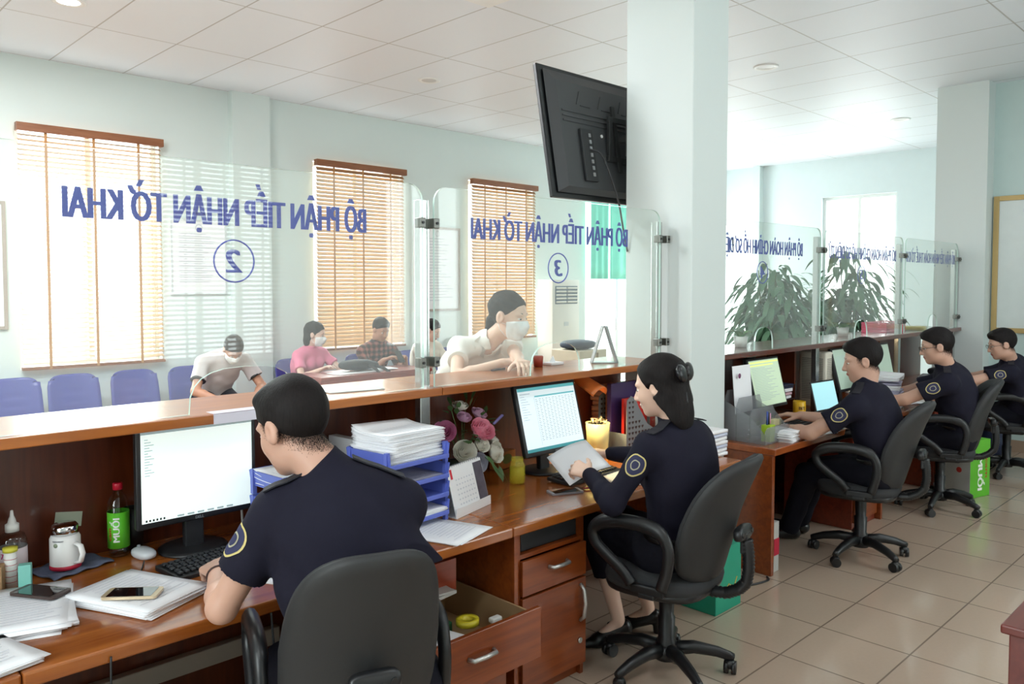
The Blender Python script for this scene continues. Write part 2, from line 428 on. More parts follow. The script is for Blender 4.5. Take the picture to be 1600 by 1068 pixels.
def glazed(idx, a0, a1, z1, pp, axis, n):
    b = MB(); t = .07
    def bx(p, q, za, zb, dd=.07):
        if axis == 'y': b.bb(p, q, pp - dd / 2, pp + dd / 2, za, zb)
        else: b.bb(pp - dd / 2, pp + dd / 2, p, q, za, zb)
    for k in range(n + 1):
        c = a0 + (a1 - a0) * k / n; bx(max(a0, c - t / 2), min(a1, c + t / 2), .08, z1 - t)
    bx(a0, a1, z1 - t, z1); bx(a0, a1, 0, .08)
    o = struct('door_%d' % idx, b, mat('door_alu', 'dfe6e4', .35))
    g = MB()
    if axis == 'y': g.bb(a0, a1, pp - .003, pp + .003, .08, z1 - t)
    else: g.bb(pp - .003, pp + .003, a0, a1, .08, z1 - t)
    g.build('door_glass', wglass, o)
    h = MB()
    for k in (1,):
        c = a0 + (a1 - a0) * k / n
        if axis == 'y': h.tube([(c - .1, pp - .06, .9), (c - .1, pp - .09, .95), (c - .1, pp - .09, 1.3), (c - .1, pp - .06, 1.35)], .012)
        else: h.tube([(pp - .06, c - .1, .9), (pp - .09, c - .1, .95), (pp - .09, c - .1, 1.3), (pp - .06, c - .1, 1.35)], .012)
    h.build('door_handle', steel, o)
glazed(1, 9.7, 12.3, 3.08, YL + .08, 'y', 3)
glazed(2, 7.05, 8.2, 2.84, XE + .1, 'x', 2)
# outside: pale concrete forecourt, low wall and trees far off in glare
b = MB(); b.bb(-30, 60, 8.5, 60, -.25, -.1); b.bb(13.15, 60, -30, 8.5, -.25, -.1); o = struct('trim_5', b, mat('concrete_yard', 'c9c8c4', .8))
# ceiling downlights
rim = mat('downlight_rim', 'e9e9e7', .4)
t0 = None
for i, (x, y, p) in enumerate(LAMPS):
    lab = ['round recessed downlight glowing white in the ceiling at top left', 'unlit round downlight above the row of hall windows', 'unlit round downlight right of the square pillar', 'small round downlight near the far end column', 'recessed downlight over the far side of the hall'][i]
    if i == 4: continue
    t = thing('downlight', lab, 'ceiling light', (x, y, CH), 0)
    b = MB(); b.lathe([(.075, -.004), (.1, -.012), (.115, -.006), (.115, .0)]); b.build('rim', rim, t)
    b = MB(); b.lathe([(.0, -.010 if p else -.002), (.05, -.010 if p else -.002), (.076, -.004)]); b.build('diffuser', mat('lit_diffuser', 'ffffff', .5, emit=6) if p else mat('unlit_diffuser', 'c9c4c0', .3), t)

for i, (x, y, p) in enumerate(FILL_LAMPS):  # housings for the added fill lamps, all out of view
    t = thing('ceiling_fill_light', 'added white fill light on the ceiling above or behind the camera, outside the picture', 'ceiling light', (x, y, CH), 0, 'added fill lights outside the picture')
    b = MB(); b.bb(-.62, .62, -.15, .15, -.085, 0, bev=.01); b.build('housing', rim, t)
# ================================================================== blinds
slatm = None
def blind_mat():
    m, N, L, b = nt('blind_slat_wood'); out = N['Material Output']
    tc = N.new('ShaderNodeTexCoord'); mp = N.new('ShaderNodeMapping'); mp.inputs['Scale'].default_value = (2, 30, 30)
    L.new(tc.outputs['Object'], mp.inputs[0]); no = N.new('ShaderNodeTexNoise'); no.inputs['Scale'].default_value = 3; L.new(mp.outputs[0], no.inputs[0])
    mx = N.new('ShaderNodeMix'); mx.data_type = 'RGBA'; L.new(no.outputs['Fac'], mx.inputs[0])
    mx.inputs[6].default_value = (*srgb('a8845e'), 1); mx.inputs[7].default_value = (*srgb('c0a280'), 1)
    L.new(mx.outputs[2], b.inputs['Base Color']); b.inputs['Roughness'].default_value = .4
    t = N.new('ShaderNodeBsdfTranslucent'); L.new(mx.outputs[2], t.inputs[0])
    s = N.new('ShaderNodeMixShader'); s.inputs[0].default_value = .12; L.new(b.outputs[0], s.inputs[1]); L.new(t.outputs[0], s.inputs[2]); L.new(s.outputs[0], out.inputs[0])
    return m
bm_ = blind_mat(); headm = wood('blind_headrail_wood', '7c4a2c', '946040', .4, 2, 20, 20, .1)
def blind(x0, x1, z0, z1, lab, tilt, rz=0, y=8.20):
    t = thing('venetian_blind', lab, 'blind', ((x0 + x1) / 2, y, z1), 0, None)
    w = x1 - x0; h = z1 - z0
    b = MB(); b.box((0, -.02, -.035), (w + .02, .07, .075), bev=.004); b.build('headrail', headm, t)
    b = MB(); n = int((h - .12) / .044); 
    for i in range(n):
        z = -.10 - i * (h - .12) / n; tt = tilt(i / n) if callable(tilt) else tilt
        b.box((0, 0, z), (w - .02, .05, .003), RX(tt))
    b.build('slats', bm_, t)
    b = MB(); b.box((0, 0, -h + .01), (w, .05, .03), bev=.004); b.build('bottom_rail', headm, t)
    for fx in (-.32, .0, .32):
        b = MB(); b.bb(fx * w - .012, fx * w + .012, -.030, -.028, -h, -.06); b.build('ladder_tape', mat('blind_tape', 'b98a5c', .8), t)
    b = MB(); b.tube([(w * .42, -.04, -.08), (w * .42, -.045, -h * .95)], .003, 6); b.build('cord', mat('blind_cord', 'd8c8b0', .8), t)
blind(1.85, 3.11, .93, 3.14, 'brown wooden venetian blind on the left hall window, glaring daylight between its slats', 27)
blind(4.85, 6.11, .93, 3.14, 'brown wooden venetian blind behind the seated people, middle window of the hall', 52)
blind(7.24, 8.50, .93, 3.14, 'brown wooden venetian blind behind the masked woman leaning on the counter', 52)
for k_, (xa, xb) in enumerate(((.3, 1.5), (2.8, 4.0))): blind(xa, xb, .95, 3.0, ['brown venetian blind on the near window behind the camera', 'brown venetian blind behind the camera, reflected in glass screen 2'][k_], 25, y=YR + .06)
# green sheets over the glazed door of the hall
gm = mat('aqua_film', '7fe8d0', .5, var=.03)
t = thing('sun_screen', 'pair of aqua green sheets hanging over the upper half of the glazed hall door', 'screen', (10.2, 8.18, 3.06))
b = MB(); b.bb(-.48, .92, -.03, .082, .022, .05); b.build('rail', mat('door_alu', 'dfe6e4', .35), t)
for x0, x1 in ((9.74, 10.17), (10.23, 11.1)):
    b = MB(); b.grid(lambda u, v, x0=x0, x1=x1: V(x0 - 10.2 + (x1 - x0) * u, .012 * math.sin(u * 18), -1.27 * v), 16, 6, .004); b.build('sheet', mat('aqua_sheet', '74e6cf', .6), t)

# ================================================================== counter: ledge, panels, worktops
LZ = 1.26
def board(name, lab, cat, x0, x1, y0, y1, z0, z1, m, bev=.004, group=None):
    b = MB(); b.bb(-(x1 - x0) / 2, (x1 - x0) / 2, -(y1 - y0) / 2, (y1 - y0) / 2, 0, z1 - z0, bev=bev)
    o = b.build(name, m); o.location = ((x0 + x1) / 2, (y0 + y1) / 2, z0); return tag(o, lab, cat, group)
# ledge pieces are notched for the steel posts by butting against them; the posts stand through the board
board('counter_ledge', 'raised wooden ledge of the counter in front of the nearest officer', 'counter', -.9, 2.165, 2.64, 3.08, LZ - .035, LZ, wood('varnished_ledge', '88461a', 'a86226', .3, 1.2, 14, 14, .25))
board('counter_ledge', 'raised wooden ledge the masked woman leans on, ending at the square pillar', 'counter', 2.167, 3.898, 2.64, 3.08, LZ - .035, LZ, wood('varnished_ledge', '88461a', 'a86226', .3, 1.2, 14, 14, .25))
board('counter_ledge', 'raised wooden ledge beyond the square pillar, running to the far column', 'counter', 4.272, 9.075, 2.64, 3.08, LZ - .035, LZ, wood('varnished_dark_ledge', '50221a', '682e1e', .22, 1.2, 14, 14, .5))
dkw = wood('varnished_dark_panel', '421a0e', '5a2814', .35, 14, 14, 1.2)
def counter(lab, x0, x1, m, divs, sides=()):
    t = thing('service_counter', lab, 'counter', ((x0 + x1) / 2, 3.045, 0)); cx = (x0 + x1) / 2
    b = MB(); b.bb(x0 - cx, x1 - cx, -.015, .015, 0, LZ - .036); b.build('back_panel', m, t)
    for x in divs: b = MB(); b.bb(x - cx, x + .022 - cx, -.245, -.016, .752, LZ - .036, bev=.002); b.build('divider', woodv, t)
    for x, y0, lab_ in sides:
        b = MB(); b.bb(x - cx, x + .03 - cx, y0 - 3.045, -.017, 0, .709, bev=.003); o = b.build('side_panel', woodm, t)
        if lab_: o['label'] = lab_
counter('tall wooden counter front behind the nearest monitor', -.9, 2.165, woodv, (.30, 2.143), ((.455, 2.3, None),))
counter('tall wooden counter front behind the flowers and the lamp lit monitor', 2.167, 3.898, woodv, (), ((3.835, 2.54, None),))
counter('tall wooden counter front beyond the square pillar', 4.272, 9.075, dkw, (5.72, 7.35), ((4.28, 2.22, 'scuffed wooden end panel'), (5.905, 2.22, None), (7.56, 2.22, None)))
def worktop(x0, x1, lab, m=woodtop):
    board('worktop', lab, 'worktop', x0, x1, 2.20, 3.028, .71, .75, m, .006)
worktop(-.9, .478, 'wooden worktop at the near left corner under the forms')
worktop(.48, 2.158, 'wooden worktop in front of the nearest officer with keyboard and white papers')
worktop(2.16, 3.895, 'wooden worktop in front of the seated woman with the jar and phone')
wt4 = wood('varnished_worktop_dark', '8a4420', 'a85a2a', .25, 1.2, 14, 14, .4)
# the run beyond the pillar is notched around it
b = MB(); b.bb(4.275, 5.93, 2.20, 3.028, .71, .75, bev=.006); tag(b.build('worktop', wt4), 'wooden worktop beyond the pillar with the laptop and yellow mug', 'worktop')
b = MB(); b.bb(5.932, 7.6, 2.20, 3.028, .71, .75, bev=.006); tag(b.build('worktop', wt4), 'wooden worktop in front of the officer in glasses, piled with files', 'worktop')
b = MB(); b.bb(7.602, 9.07, 2.20, 3.028, .71, .75, bev=.006); tag(b.build('worktop', wt4), 'farthest wooden worktop beside the column', 'worktop')
# beige cable trunk on the panel below the nearest desk
board('cable_duct', 'long beige cable trunk low on the panel under the nearest desk', 'trunk', .5, 1.58, 2.99, 3.029, .22, .29, mat('beige_trunk', 'b5ada2', .5), .004)
# ---- cabinets
def handle(parent, c, L, vertical=False, y=-1):
    b = MB()
    if vertical: pts = [(c[0], c[1], c[2] - L / 2), (c[0], c[1] - .022, c[2] - L / 2 + .02), (c[0], c[1] - .03, c[2]), (c[0], c[1] - .022, c[2] + L / 2 - .02), (c[0], c[1], c[2] + L / 2)]
    else: pts = [(c[0] - L / 2, c[1], c[2]), (c[0] - L / 2 + .008, c[1] - .024, c[2]), (c[0], c[1] - .028, c[2]), (c[0] + L / 2 - .008, c[1] - .024, c[2]), (c[0] + L / 2, c[1], c[2])]
    b.tube(pts, .0085, 8, up=(0, 0, 1) if not vertical else (1, 0, 0)); return tag(b.build('handle', mat('satin_handle', 'c6c7c5', .35, .8), parent), 'satin metal handle')
cw = .40
t = thing('desk_cabinet', 'wooden desk cabinet with one drawer, a locked door and an open slot', 'cabinet', (2.42, 2.24, 0))
b = MB(); b.bb(-.205, .205, .02, .60, .05, .07); b.bb(-.205, -.185, 0, .6, 0, .705); b.bb(.185, .205, .0, .6, 0, .705); b.bb(-.185, .185, .58, .6, .07, .705); b.bb(-.185, .185, 0, .6, .595, .612); b.bb(-.185, .185, .02, .05, 0, .05); b.build('body', woodm, t)
b = MB(); b.bb(-.188, .203, -.018, .0, .445, .588, bev=.002); d = b.build('drawer', woodm, t); handle(d, (.02, -.018, .535), .11)
b = MB(); b.bb(-.188, .203, -.018, .0, .055, .435, bev=.002); d = b.build('door', woodm, t); handle(d, (.165, -.018, .33), .16, True)
b = MB(); b.cyl((.160, -.018, .165), (.160, -.026, .165), .012); b.build('lock', steel, d)
b = MB(); b.box((0, 0, .04), (.34, .36, .075), bev=.004); o = b.build('black_device', mat('black_box_plastic', '26292c', .5)); o.location = (2.43, 2.44, .6125); tag(o, 'flat black device pushed into the slot under the worktop above the drawer', 'device')
# open cabinet with a pulled-out drawer
t = thing('drawer_cabinet', 'open wooden desk cabinet with a pulled out drawer next to the office chair', 'cabinet', (1.88, 2.24, 0))
b = MB(); b.bb(-.28, -.26, 0, .6, 0, .705); b.bb(.305, .325, -.018, .6, 0, .705); b.bb(-.26, .305, .58, .6, .0, .705); b.bb(-.26, .305, .02, .6, .05, .07); b.bb(-.26, .305, .10, .58, .25, .265); b.build('body', woodm, t)
b = MB(); b.bb(-.255, .30, -.17, -.15, .275, .47, bev=.002); dr = b.build('drawer', woodm, t); handle(dr, (-.01, -.17, .385), .12)
b = MB(); b.bb(-.25, .295, -.15, .40, .285, .295); b.bb(-.25, -.24, -.15, .40, .295, .44); b.bb(.285, .295, -.15, .40, .295, .44); b.bb(-.24, .285, .39, .40, .295, .44); tag(b.build('tray', mat('drawer_birch', 'a98a64', .6), dr), 'pale wooden drawer box')
b = MB(); b.bb(-.20, .12, .12, .14, .50, .63); b.bb(-.20, .12, .14, .5, .50, .51); b.build('inner_drawer', wood('inner_drawer_wood', '7a2e18', '8e3c22', .3), t)
# things inside the drawer
b = MB(); b.sq((0, 0, .004), (.12, .09, .004), .3, .3); o = b.build('folded_form', paperm); o.location = (1.80, 2.2, .40); o.rotation_euler = (.12, .08, .5); tag(o, 'loose white form lying in the pulled out drawer', 'paper')
b = MB(); b.lathe([(.022, 0), (.045, 0), (.045, .022), (.022, .022), (.022, 0)], n=30); o = b.build('tape_roll', mat('yellow_tape', 'd8c832', .35)); o.location = (1.98, 2.27, .40); tag(o, 'roll of yellow tape in the pulled out drawer', 'tape')
b = MB(); b.box((0, 0, 0), (.2, .13, .10), bev=.004); o = b.build('green_box', mat('dark_green_card', '2c6a44', .5)); o.location = (1.86, 2.40, .346); tag(o, 'dark green carton box at the back of the pulled out drawer', 'box')
b = MB(); b.box((0, 0, 0), (.05, .03, .02), bev=.006); o = b.build('correction_tape', whitep); o.location = (2.08, 2.22, .405); tag(o, 'small white correction tape beside the yellow tape roll', 'stationery')
b = MB(); b.box((0, 0, 0), (.05, .12, .1), bev=.002); o = b.build('staple_box', mat('pale_green_card', 'b9c7b2', .6)); o.location = (1.72, 2.40, .35); tag(o, 'pale green carton beside the dark green box in the drawer', 'box')
b = MB(); b.box((0, 0, 0), (.22, .24, .012), RZ(8)); b.box((.01, 0, .012), (.21, .22, .008), RZ(-6)); o = b.build('paper_pile', mat('grey_paper', 'a8a49e', .7)); o.location = (1.84, 2.42, .518); tag(o, 'grey paper pile on the inner drawer under the worktop', 'paper')
b = MB(); b.box((0, 0, .075), (.24, .34, .15), bev=.002); o = b.build('floor_drawer_box', woodm); o.location = (1.97, 2.34, .071); tag(o, 'low wooden box in the bottom of the open cabinet', 'box')
b = MB(); b.tube([(-.12, .0, 0), (-.05, .02, .02), (.06, -.01, .01), (.1, .02, 0)], .018); o = b.build('rolled_cloth', mat('grey_cloth', '6d6c68', .9)); o.location = (1.76, 2.34, .092); tag(o, 'grey bundle lying in the bottom of the open cabinet', 'cloth')
t = thing('desk_cabinet', 'low red brown pedestal under the laptop desk', 'cabinet', (5.70, 2.26, 0))
b = MB(); b.bb(-.2, .2, 0, .5, .0, .70, bev=.003); b.build('body', wood('pedestal_wood', '6e2a1a', '8c3c24', .3), t)
b = MB(); b.bb(-.195, .195, -.018, 0, .38, .56, bev=.002); d = b.build('drawer', woodm, t); handle(d, (0, -.018, .47), .11)
b = MB(); b.bb(-.195, .195, -.018, 0, .05, .37, bev=.002); d = b.build('door', woodm, t)
t = copy_tree(t, (7.33, 2.26, 0), label='dark red pedestal under the desk of the officer in glasses')
t = thing('desk_cabinet', 'brown wooden cabinet corner at the lower right edge', 'cabinet', (3.10, .36, 0))
b = MB(); b.bb(-.3, .3, -.3, .3, 0, .62, bev=.004); b.build('body', wood('maroon_wood', '5a221c', '6e2c22', .35), t)
b = MB(); b.bb(-.32, .32, -.32, .32, .621, .65, bev=.006); b.build('top', wood('maroon_wood', '5a221c', '6e2c22', .35), t)

# ================================================================== glass screens and posts
scr = thin_glass('screen_glass', (.955, .985, .97), 1.35, .004, film=.06)
edgeg = mat('glass_edge', 'c8e4da', .15, var=.02)
PX = [.30, 2.115, 3.82, 5.88, 7.53, 9.03]
def pane(x0, x1, ax, aw, name_lab, zt=2.12, ah=.15):
    t = thing('glass_screen', name_lab, 'glass screen', ((x0 + x1) / 2, 2.672, LZ), 0)
    cx = (x0 + x1) / 2; h = zt - LZ - .002; r = .07
    a0, a1 = ax - aw / 2 - cx, ax + aw / 2 - cx; l, rr = x0 - cx, x1 - cx
    pts = [(l, .002), (a0, .002)]
    for k in range(1, 12):
        an = PI - PI * k / 12; pts.append(((a0 + a1) / 2 + math.copysign(abs(math.cos(an)) ** .7, math.cos(an)) * aw / 2, .002 + ah * abs(math.sin(an)) ** .7))
    pts += [(a1, .002), (rr, .002)]
    pts += [(p[0], p[1]) for p in arc(rr - r, h - r, r, 0, 90, 6)] + [(p[0], p[1]) for p in arc(l + r, h - r, r, 90, 180, 6)]
    M = Matrix(((1, 0, 0, 0), (0, 0, 1, -.005), (0, 1, 0, 0), (0, 0, 0, 1)))
    b = MB(); b.prism(pts, .01, M)
    b.bm.normal_update()
    for f in b.bm.faces: f.material_index = 0 if abs(f.normal.y) > .9 else 1
    b.build('pane', [scr, edgeg], t)
    return t, cx
def lettering(t, cx, txt, xc, w, num, xn, zb=1.905, hh=.10):
    M = Matrix(((-1, 0, 0, xc - cx), (0, 0, 1, .0062), (0, 1, 0, zb - LZ), (0, 0, 0, 1)))
    b = MB(); b.text(txt, M, width=w, height=hh, ext=.0006, off=.045); b.build('lettering', blueink, t)
    b = MB(); M = Matrix(((-1, 0, 0, xn - cx), (0, 0, 1, .0062), (0, 1, 0, 1.742 - LZ), (0, 0, 0, 1)))
    b.text(num, M, width=.062 if num != '4' else .07, height=.085, ext=.0006, off=.06, shear=.12)
    ring = [(xn - cx + .073 * math.cos(a * PI / 24), .0062, 1.782 - LZ + .073 * math.sin(a * PI / 24)) for a in range(48)]
    b.tube(ring, .0030, 6, closed=True, up=(0, 1, 0)); b.build('counter_number', blueink, t)
def post(x, lab):
    t = thing('steel_post', lab, 'post', (x, 2.715, LZ), 0, None)
    b = MB(); b.bb(-.026, .026, -.02, .02, -.51, .80, bev=.003); b.build('tube', steel, t)
    for z in (.11, .70):
        for sg in (-1, 1):
            b = MB(); b.bb(min(sg * .052, sg * .022), max(sg * .052, sg * .022), -.058, -.016, z - .021, z + .021, bev=.003); c = b.build('clip', dsteel, t)
            s = MB(); s.cyl((sg * .038, -.063, z), (sg * .038, -.0575, z), .006, n=10); s.build('screw', blackp, c)
pt = ['steel post at the near left end of the counter', 'steel post between glass screens 2 and 3, over the paper trays', 'steel post against the square pillar', 'steel post between glass screens 4 and 5', 'steel post between glass screen 5 and the last screen', 'steel post at the far end of the counter next to the column']
for x, l in zip(PX, pt): post(x, l)
TX = 'BỘ PHẬN TIẾP NHẬN TỜ KHAI'
for i, (a, b_, ax, aw, txt, xc, w, num, xn, l) in enumerate([
    (PX[0] + .03, PX[1] - .03, 1.29, .40, TX, 1.265, 1.09, '2', 1.26, 'glass counter screen with big mirrored number 2 in front of the nearest officer'),
    (PX[1] + .03, PX[2] - .03, 2.915, .36, TX, 2.93, 1.14, '3', 2.94, 'glass counter screen with mirrored number 3 in front of the masked woman'),
    (4.30, PX[3] - .03, 5.0, .25, 'BỘ PHẬN HOÀN CHỈNH HỒ SƠ ĐIỆN TỬ', 4.96, 1.22, '4', 4.985, 'glass counter screen beyond the pillar with number 4'),
    (PX[3] + .03, PX[4] - .03, 6.61, .25, 'BỘ PHẬN HOÀN CHỈNH HỒ SƠ ĐIỆN TỬ', 6.68, 1.36, '5', 6.62, 'glass counter screen with number 5 in front of the second big plant'),
    (PX[4] + .03, PX[5] - .03, 8.3, .25, 'BỘ PHẬN TIẾP NHẬN HOÀN THUẾ TỜ KHAI', 8.25, 1.37, None, 0, 'last glass counter screen beside the far column')]):
    # panes sit just in front of the posts, held by the clips
    t, cx = pane(a, b_, ax, aw, l, ah=.15)
    if num: lettering(t, cx, txt, xc, w, num, xn)
    else:
        M = Matrix(((-1, 0, 0, xc - cx), (0, 0, 1, .0062), (0, 1, 0, 1.905 - LZ), (0, 0, 0, 1)))
        b = MB(); b.text(txt, M, width=w, height=.10, ext=.0006, off=.04); b.build('lettering', blueink, t)
t, cx = pane(-.9, PX[0] - .03, -.3, .36, 'glass counter screen at the left edge, mostly out of view')

# ================================================================== office chairs
fab = mat('charcoal_upholstery', '2c2d2f', .9, var=.12, scale=60, bump=.4, bscale=500)
shell = mat('charcoal_shell', '252627', .55, var=.06, bump=.25, bscale=700)
chp = mat('chair_black_plastic', '161719', .38)
def make_chair(lab, loc, rz, arms=True, tilt=0):
    t = thing('office_chair', lab, 'office chair', loc, rz, None)
    b = MB(); b.sq((0, .01, .455), (.245, .235, .045), .55, .7, 32, 12); b.build('seat', fab, t)
    b = MB(); b.sq((0, .01, .425), (.235, .225, .028), .4, .6, 32, 8); b.bb(-.1, .1, -.12, .12,   .375, .41, bev=.01); b.build('seat_pan', chp, t)
    # back: curved shield
    def prof(u, v, off):
        a = u * 2 * PI
        return None
    def back(off, sc, th):
        def fn(u, v):
            # u around outline 0..1, v from centre to rim
            a = 2 * PI * u
            cx = math.copysign(abs(math.cos(a)) ** .62, math.cos(a)); cz = math.copysign(abs(math.sin(a)) ** .62, math.sin(a))
            w = .235 * (1 - .12 * max(0, cz)); 
            x = cx * w * v * sc; z = cz * .27 * v * sc
            y = -.28 + off + .10 * (x / .235) ** 2 - .075 * ((z) / .27) - .035 * max(0, z / .27) ** 2
            return V(x, y, .735 + z)
        return fn
    b = MB()
    nu, nv = 48, 8
    def ring(off, sc, v): 
        f = back(off, sc, 0); return [b.bm.verts.new(f(i / nu, v)) for i in range(nu)]
    prof_ = [(-.028, 1, .02), (-.028, 1, .5), (-.027, 1, .85), (-.022, 1, .95), (-.008, 1, 1.0), (.006, 1, 1.0)]
    R = [ring(*p) for p in prof_]
    for A, B in zip(R, R[1:]):
        for i in range(nu): b.bm.faces.new((A[i], A[(i + 1) % nu], B[(i + 1) % nu], B[i]))
    b.bm.faces.new(R[0]); 
    for f in b.bm.faces: f.smooth = True
    b.build('back_shell', shell, t)
    b = MB()
    prof_ = [(.006, 1, .995), (.022, 1, .99), (.040, 1, .93), (.050, 1, .75), (.052, 1, .4), (.052, 1, .02)]
    R = [ring(*p) for p in prof_]
    for A, B in zip(R, R[1:]):
        for i in range(nu): b.bm.faces.new((A[i], A[(i + 1) % nu], B[(i + 1) % nu], B[i]))
    b.bm.faces.new(R[-1][::-1]); b.bm.faces.new(R[0])
    for f in b.bm.faces: f.smooth = True
    b.build('backrest', fab, t)
    b = MB(); b.sq((0, -.335, .685), (.075, .022, .030), .6, .5, 24, 8, RX(-8)); b.bb(-.022, .022, -.36, -.33, .60, .69, bev=.006)
    for sx in (-.05, .05): b.cyl((sx, -.36, .687), (sx, -.352, .687), .010, n=10)
    b.build('back_bracket', chp, t)
    b = MB()
    path = [(0, -.352, .66), (0, -.36, .60), (0, -.362, .54), (0, -.352, .48), (0, -.32, .445), (0, -.27, .418), (0, -.2, .412), (0, -.12, .415)]
    pts = []; rr = []
    for i in range(len(path) - 1):
        for k in range(8):
            f = k / 8; pts.append(Vector(path[i]).lerp(Vector(path[i + 1]), f)); rr.append(.026 if k % 2 else .0215)
    b.tube(pts, rr, 14); b.build('bellows', chp, t)
    if arms:
        for sx in (-1, 1):
            b = MB(); x = sx * .275
            loop = [(x, -.10, .475), (x, -.125, .56), (x, -.13, .64), (x, -.10, .70), (x, -.03, .725), (x, .06, .728), (x, .15, .715), (x, .21, .675), (x, .20, .62), (x, .14, .57), (x, .07, .52), (x, .03, .475)]
            sm = []
            for i in range(len(loop) - 1):
                p0 = Vector(loop[max(i - 1, 0)]); p1 = Vector(loop[i]); p2 = Vector(loop[i + 1]); p3 = Vector(loop[min(i + 2, len(loop) - 1)])
                for k in range(5):
                    u = k / 5; sm.append(.5 * ((2 * p1) + (p2 - p0) * u + (2 * p0 - 5 * p1 + 4 * p2 - p3) * u * u + (3 * p1 - p0 - 3 * p2 + p3) * u ** 3))
            sm.append(Vector(loop[-1]))
            r_ = [.020 + .006 * math.exp(-((p.z - .72) / .03) ** 2) for p in sm]
            b.tube(sm, r_, 12, sy=1.25, up=(sx, 0, 0)); b.bb(x - .03 if sx > 0 else x, x if sx > 0 else x + .03, -.11, .04, .44, .475, bev=.006); b.bb(sx * .13, sx * .28, -.07, .0, .425, .445, bev=.004); b.build('armrest', chp, t)
    b = MB(); b.lathe([(.0, .41), (.034, .41), (.034, .32), (.031, .26), (.038, .255), (.036, .16), (.043, .15), (.045, .09), (.0, .09)], n=24); b.build('gas_column', chp, t)
    base = MB(); base.lathe([(0, .07), (.05, .07), (.055, .11), (.045, .135), (0, .135)], n=24)
    for k in range(5):
        a = 2 * PI * k / 5 + .3; c, s = math.cos(a), math.sin(a)
        pts = [(c * .03, s * .03, .112), (c * .12, s * .12, .118), (c * .22, s * .22, .098), (c * .275, s * .275, .078), (c * .295, s * .295, .072)]
        base.tube(pts, [.032, .029, .024, .021, .016], 10, sy=.9)
    base.build('star_base', chp, t)
    for k in range(5):
        a = 2 * PI * k / 5 + .3; c, s = math.cos(a), math.sin(a); x, y = c * .28, s * .28; an = a + 1.9 + k
        ax = V(math.cos(an), math.sin(an), 0)
        b = MB()
        for sg in (-1, 1): b.cyl(V(x, y, .028) + ax * .006 * sg, V(x, y, .028) + ax * .026 * sg, .028, n=18)
        b.cyl((x, y, .03), (x, y, .075), .010, n=10); b.sq((x, y, .042), (.024, .024, .022), .8, 1, 14, 8); b.build('caster', mat('caster_black', '18191a', .35), t)
    return t
ch1 = make_chair('grey office chair of the nearest officer, its backrest filling the foreground', (1.21, 1.90, 0), math.radians(-20))
ch1.scale = (.90, .90, 1.05)
ch2 = copy_tree(ch1, (2.88, 1.98, 0), math.radians(10), 'grey office chair under the woman with the black hair bow')
ch2.scale = (1, 1, 1)
ch4 = copy_tree(ch2, (5.0, 2.0, 0), math.radians(12), 'grey office chair of the officer typing at the laptop')
ch5 = copy_tree(ch2, (6.52, 2.02, 0), math.radians(24), 'grey office chair of the officer in glasses beside the green carton')
ch6 = copy_tree(ch2, (8.15, 1.98, 0), math.radians(20), 'farthest office chair, at the right edge')

# ================================================================== hall chairs, desk, framed notices
blue = mat('blue_moulded_plastic', '3d4390', .35, var=.08, scale=5)
def hall_chair(lab, x, y, rz=0):
    t = thing('waiting_chair', lab, 'chair', (x, y, 0), rz, 'blue moulded chairs along the hall wall')
    def sh(u, v):
        # v 0..1 from seat front up to back top
        w = (.235 - .02 * v + (-.03 if v > .85 else 0) * (v - .85) / .15)
        X_ = (u - .5) * 2
        if v < .45: yy = -.22 + .42 * v / .45; zz = .45 - .02 * math.sin(PI * v / .45)
        else:
            q = (v - .45) / .55; yy = .20 + .10 * q; zz = .45 + .43 * q + .03 * math.sin(q * PI)
        zz += .012 * abs(X_) ** 3 * (1 if v < .45 else 0) + (-.03 * abs(X_) ** 6 if v > .9 else 0)
        yy -= .035 * abs(X_) ** 2 * (1 if v > .45 else .2)
        k = .012 * math.sin(v * 60) * max(0, 1 - abs(X_) * 1.4) if .55 < v < .8 else 0
        return V(X_ * w, yy + k * .4, zz)
    b = MB(); b.grid(sh, 14, 30, .012); b.build('seat_shell', blue, t)
    for sx, sy in ((-1, -1), (1, -1), (-1, 1), (1, 1)):
        b = MB(); b.tube([(sx * .17, sy * .14, .43), (sx * .21, sy * .19, 0)], .012, 8); b.build('leg', dsteel, t)
    return t
hc = hall_chair('blue plastic waiting chair at the left edge under the first window', 1.73, 7.75)
for x, l in ((2.21, 'second blue plastic waiting chair from the left edge'), (2.74, 'third blue waiting chair from the left, left of the man in the grey polo'), (3.27, 'blue waiting chair under the man in the grey polo shirt'),
             (4.42, 'blue chair under the woman in pink'), (5.30, 'blue chair under the man in the plaid shirt'), (6.05, 'blue chair under the person behind the steel post'), (6.62, 'empty blue chair between the steel post and the leaning woman')):
    copy_tree(hc, (x, 7.75, 0), 0, l)
hw = wood('reading_desk_wood', '7c3430', '95463c', .4, 3, 14, 14, .2)
t = thing('reading_desk', 'red brown writing desk in the waiting hall with papers and a black bag on it', 'desk', (4.72, 7.02, 0))
b = MB(); b.bb(-.68, .68, -.26, .26, .765, .8, bev=.004); b.build('desktop', hw, t)
b = MB(); b.bb(-.66, .66, -.255, -.235, .1, .764); b.build('front_panel', hw, t)
for sx in (-1, 1): b = MB(); b.bb(sx * .66 - .012, sx * .66 + .012, -.233, .24, 0, .764); b.build('side_panel', hw, t)
b = MB(); b.box((0, 0, .004), (.55, .22, .006), RZ(4)); b.box((.35, .05, .011), (.3, .2, .006), RZ(-8)); o = b.build('form_sheets', paperm); o.location = (4.55, 6.95, .801); tag(o, 'white forms spread on the reading desk in the hall', 'paper')
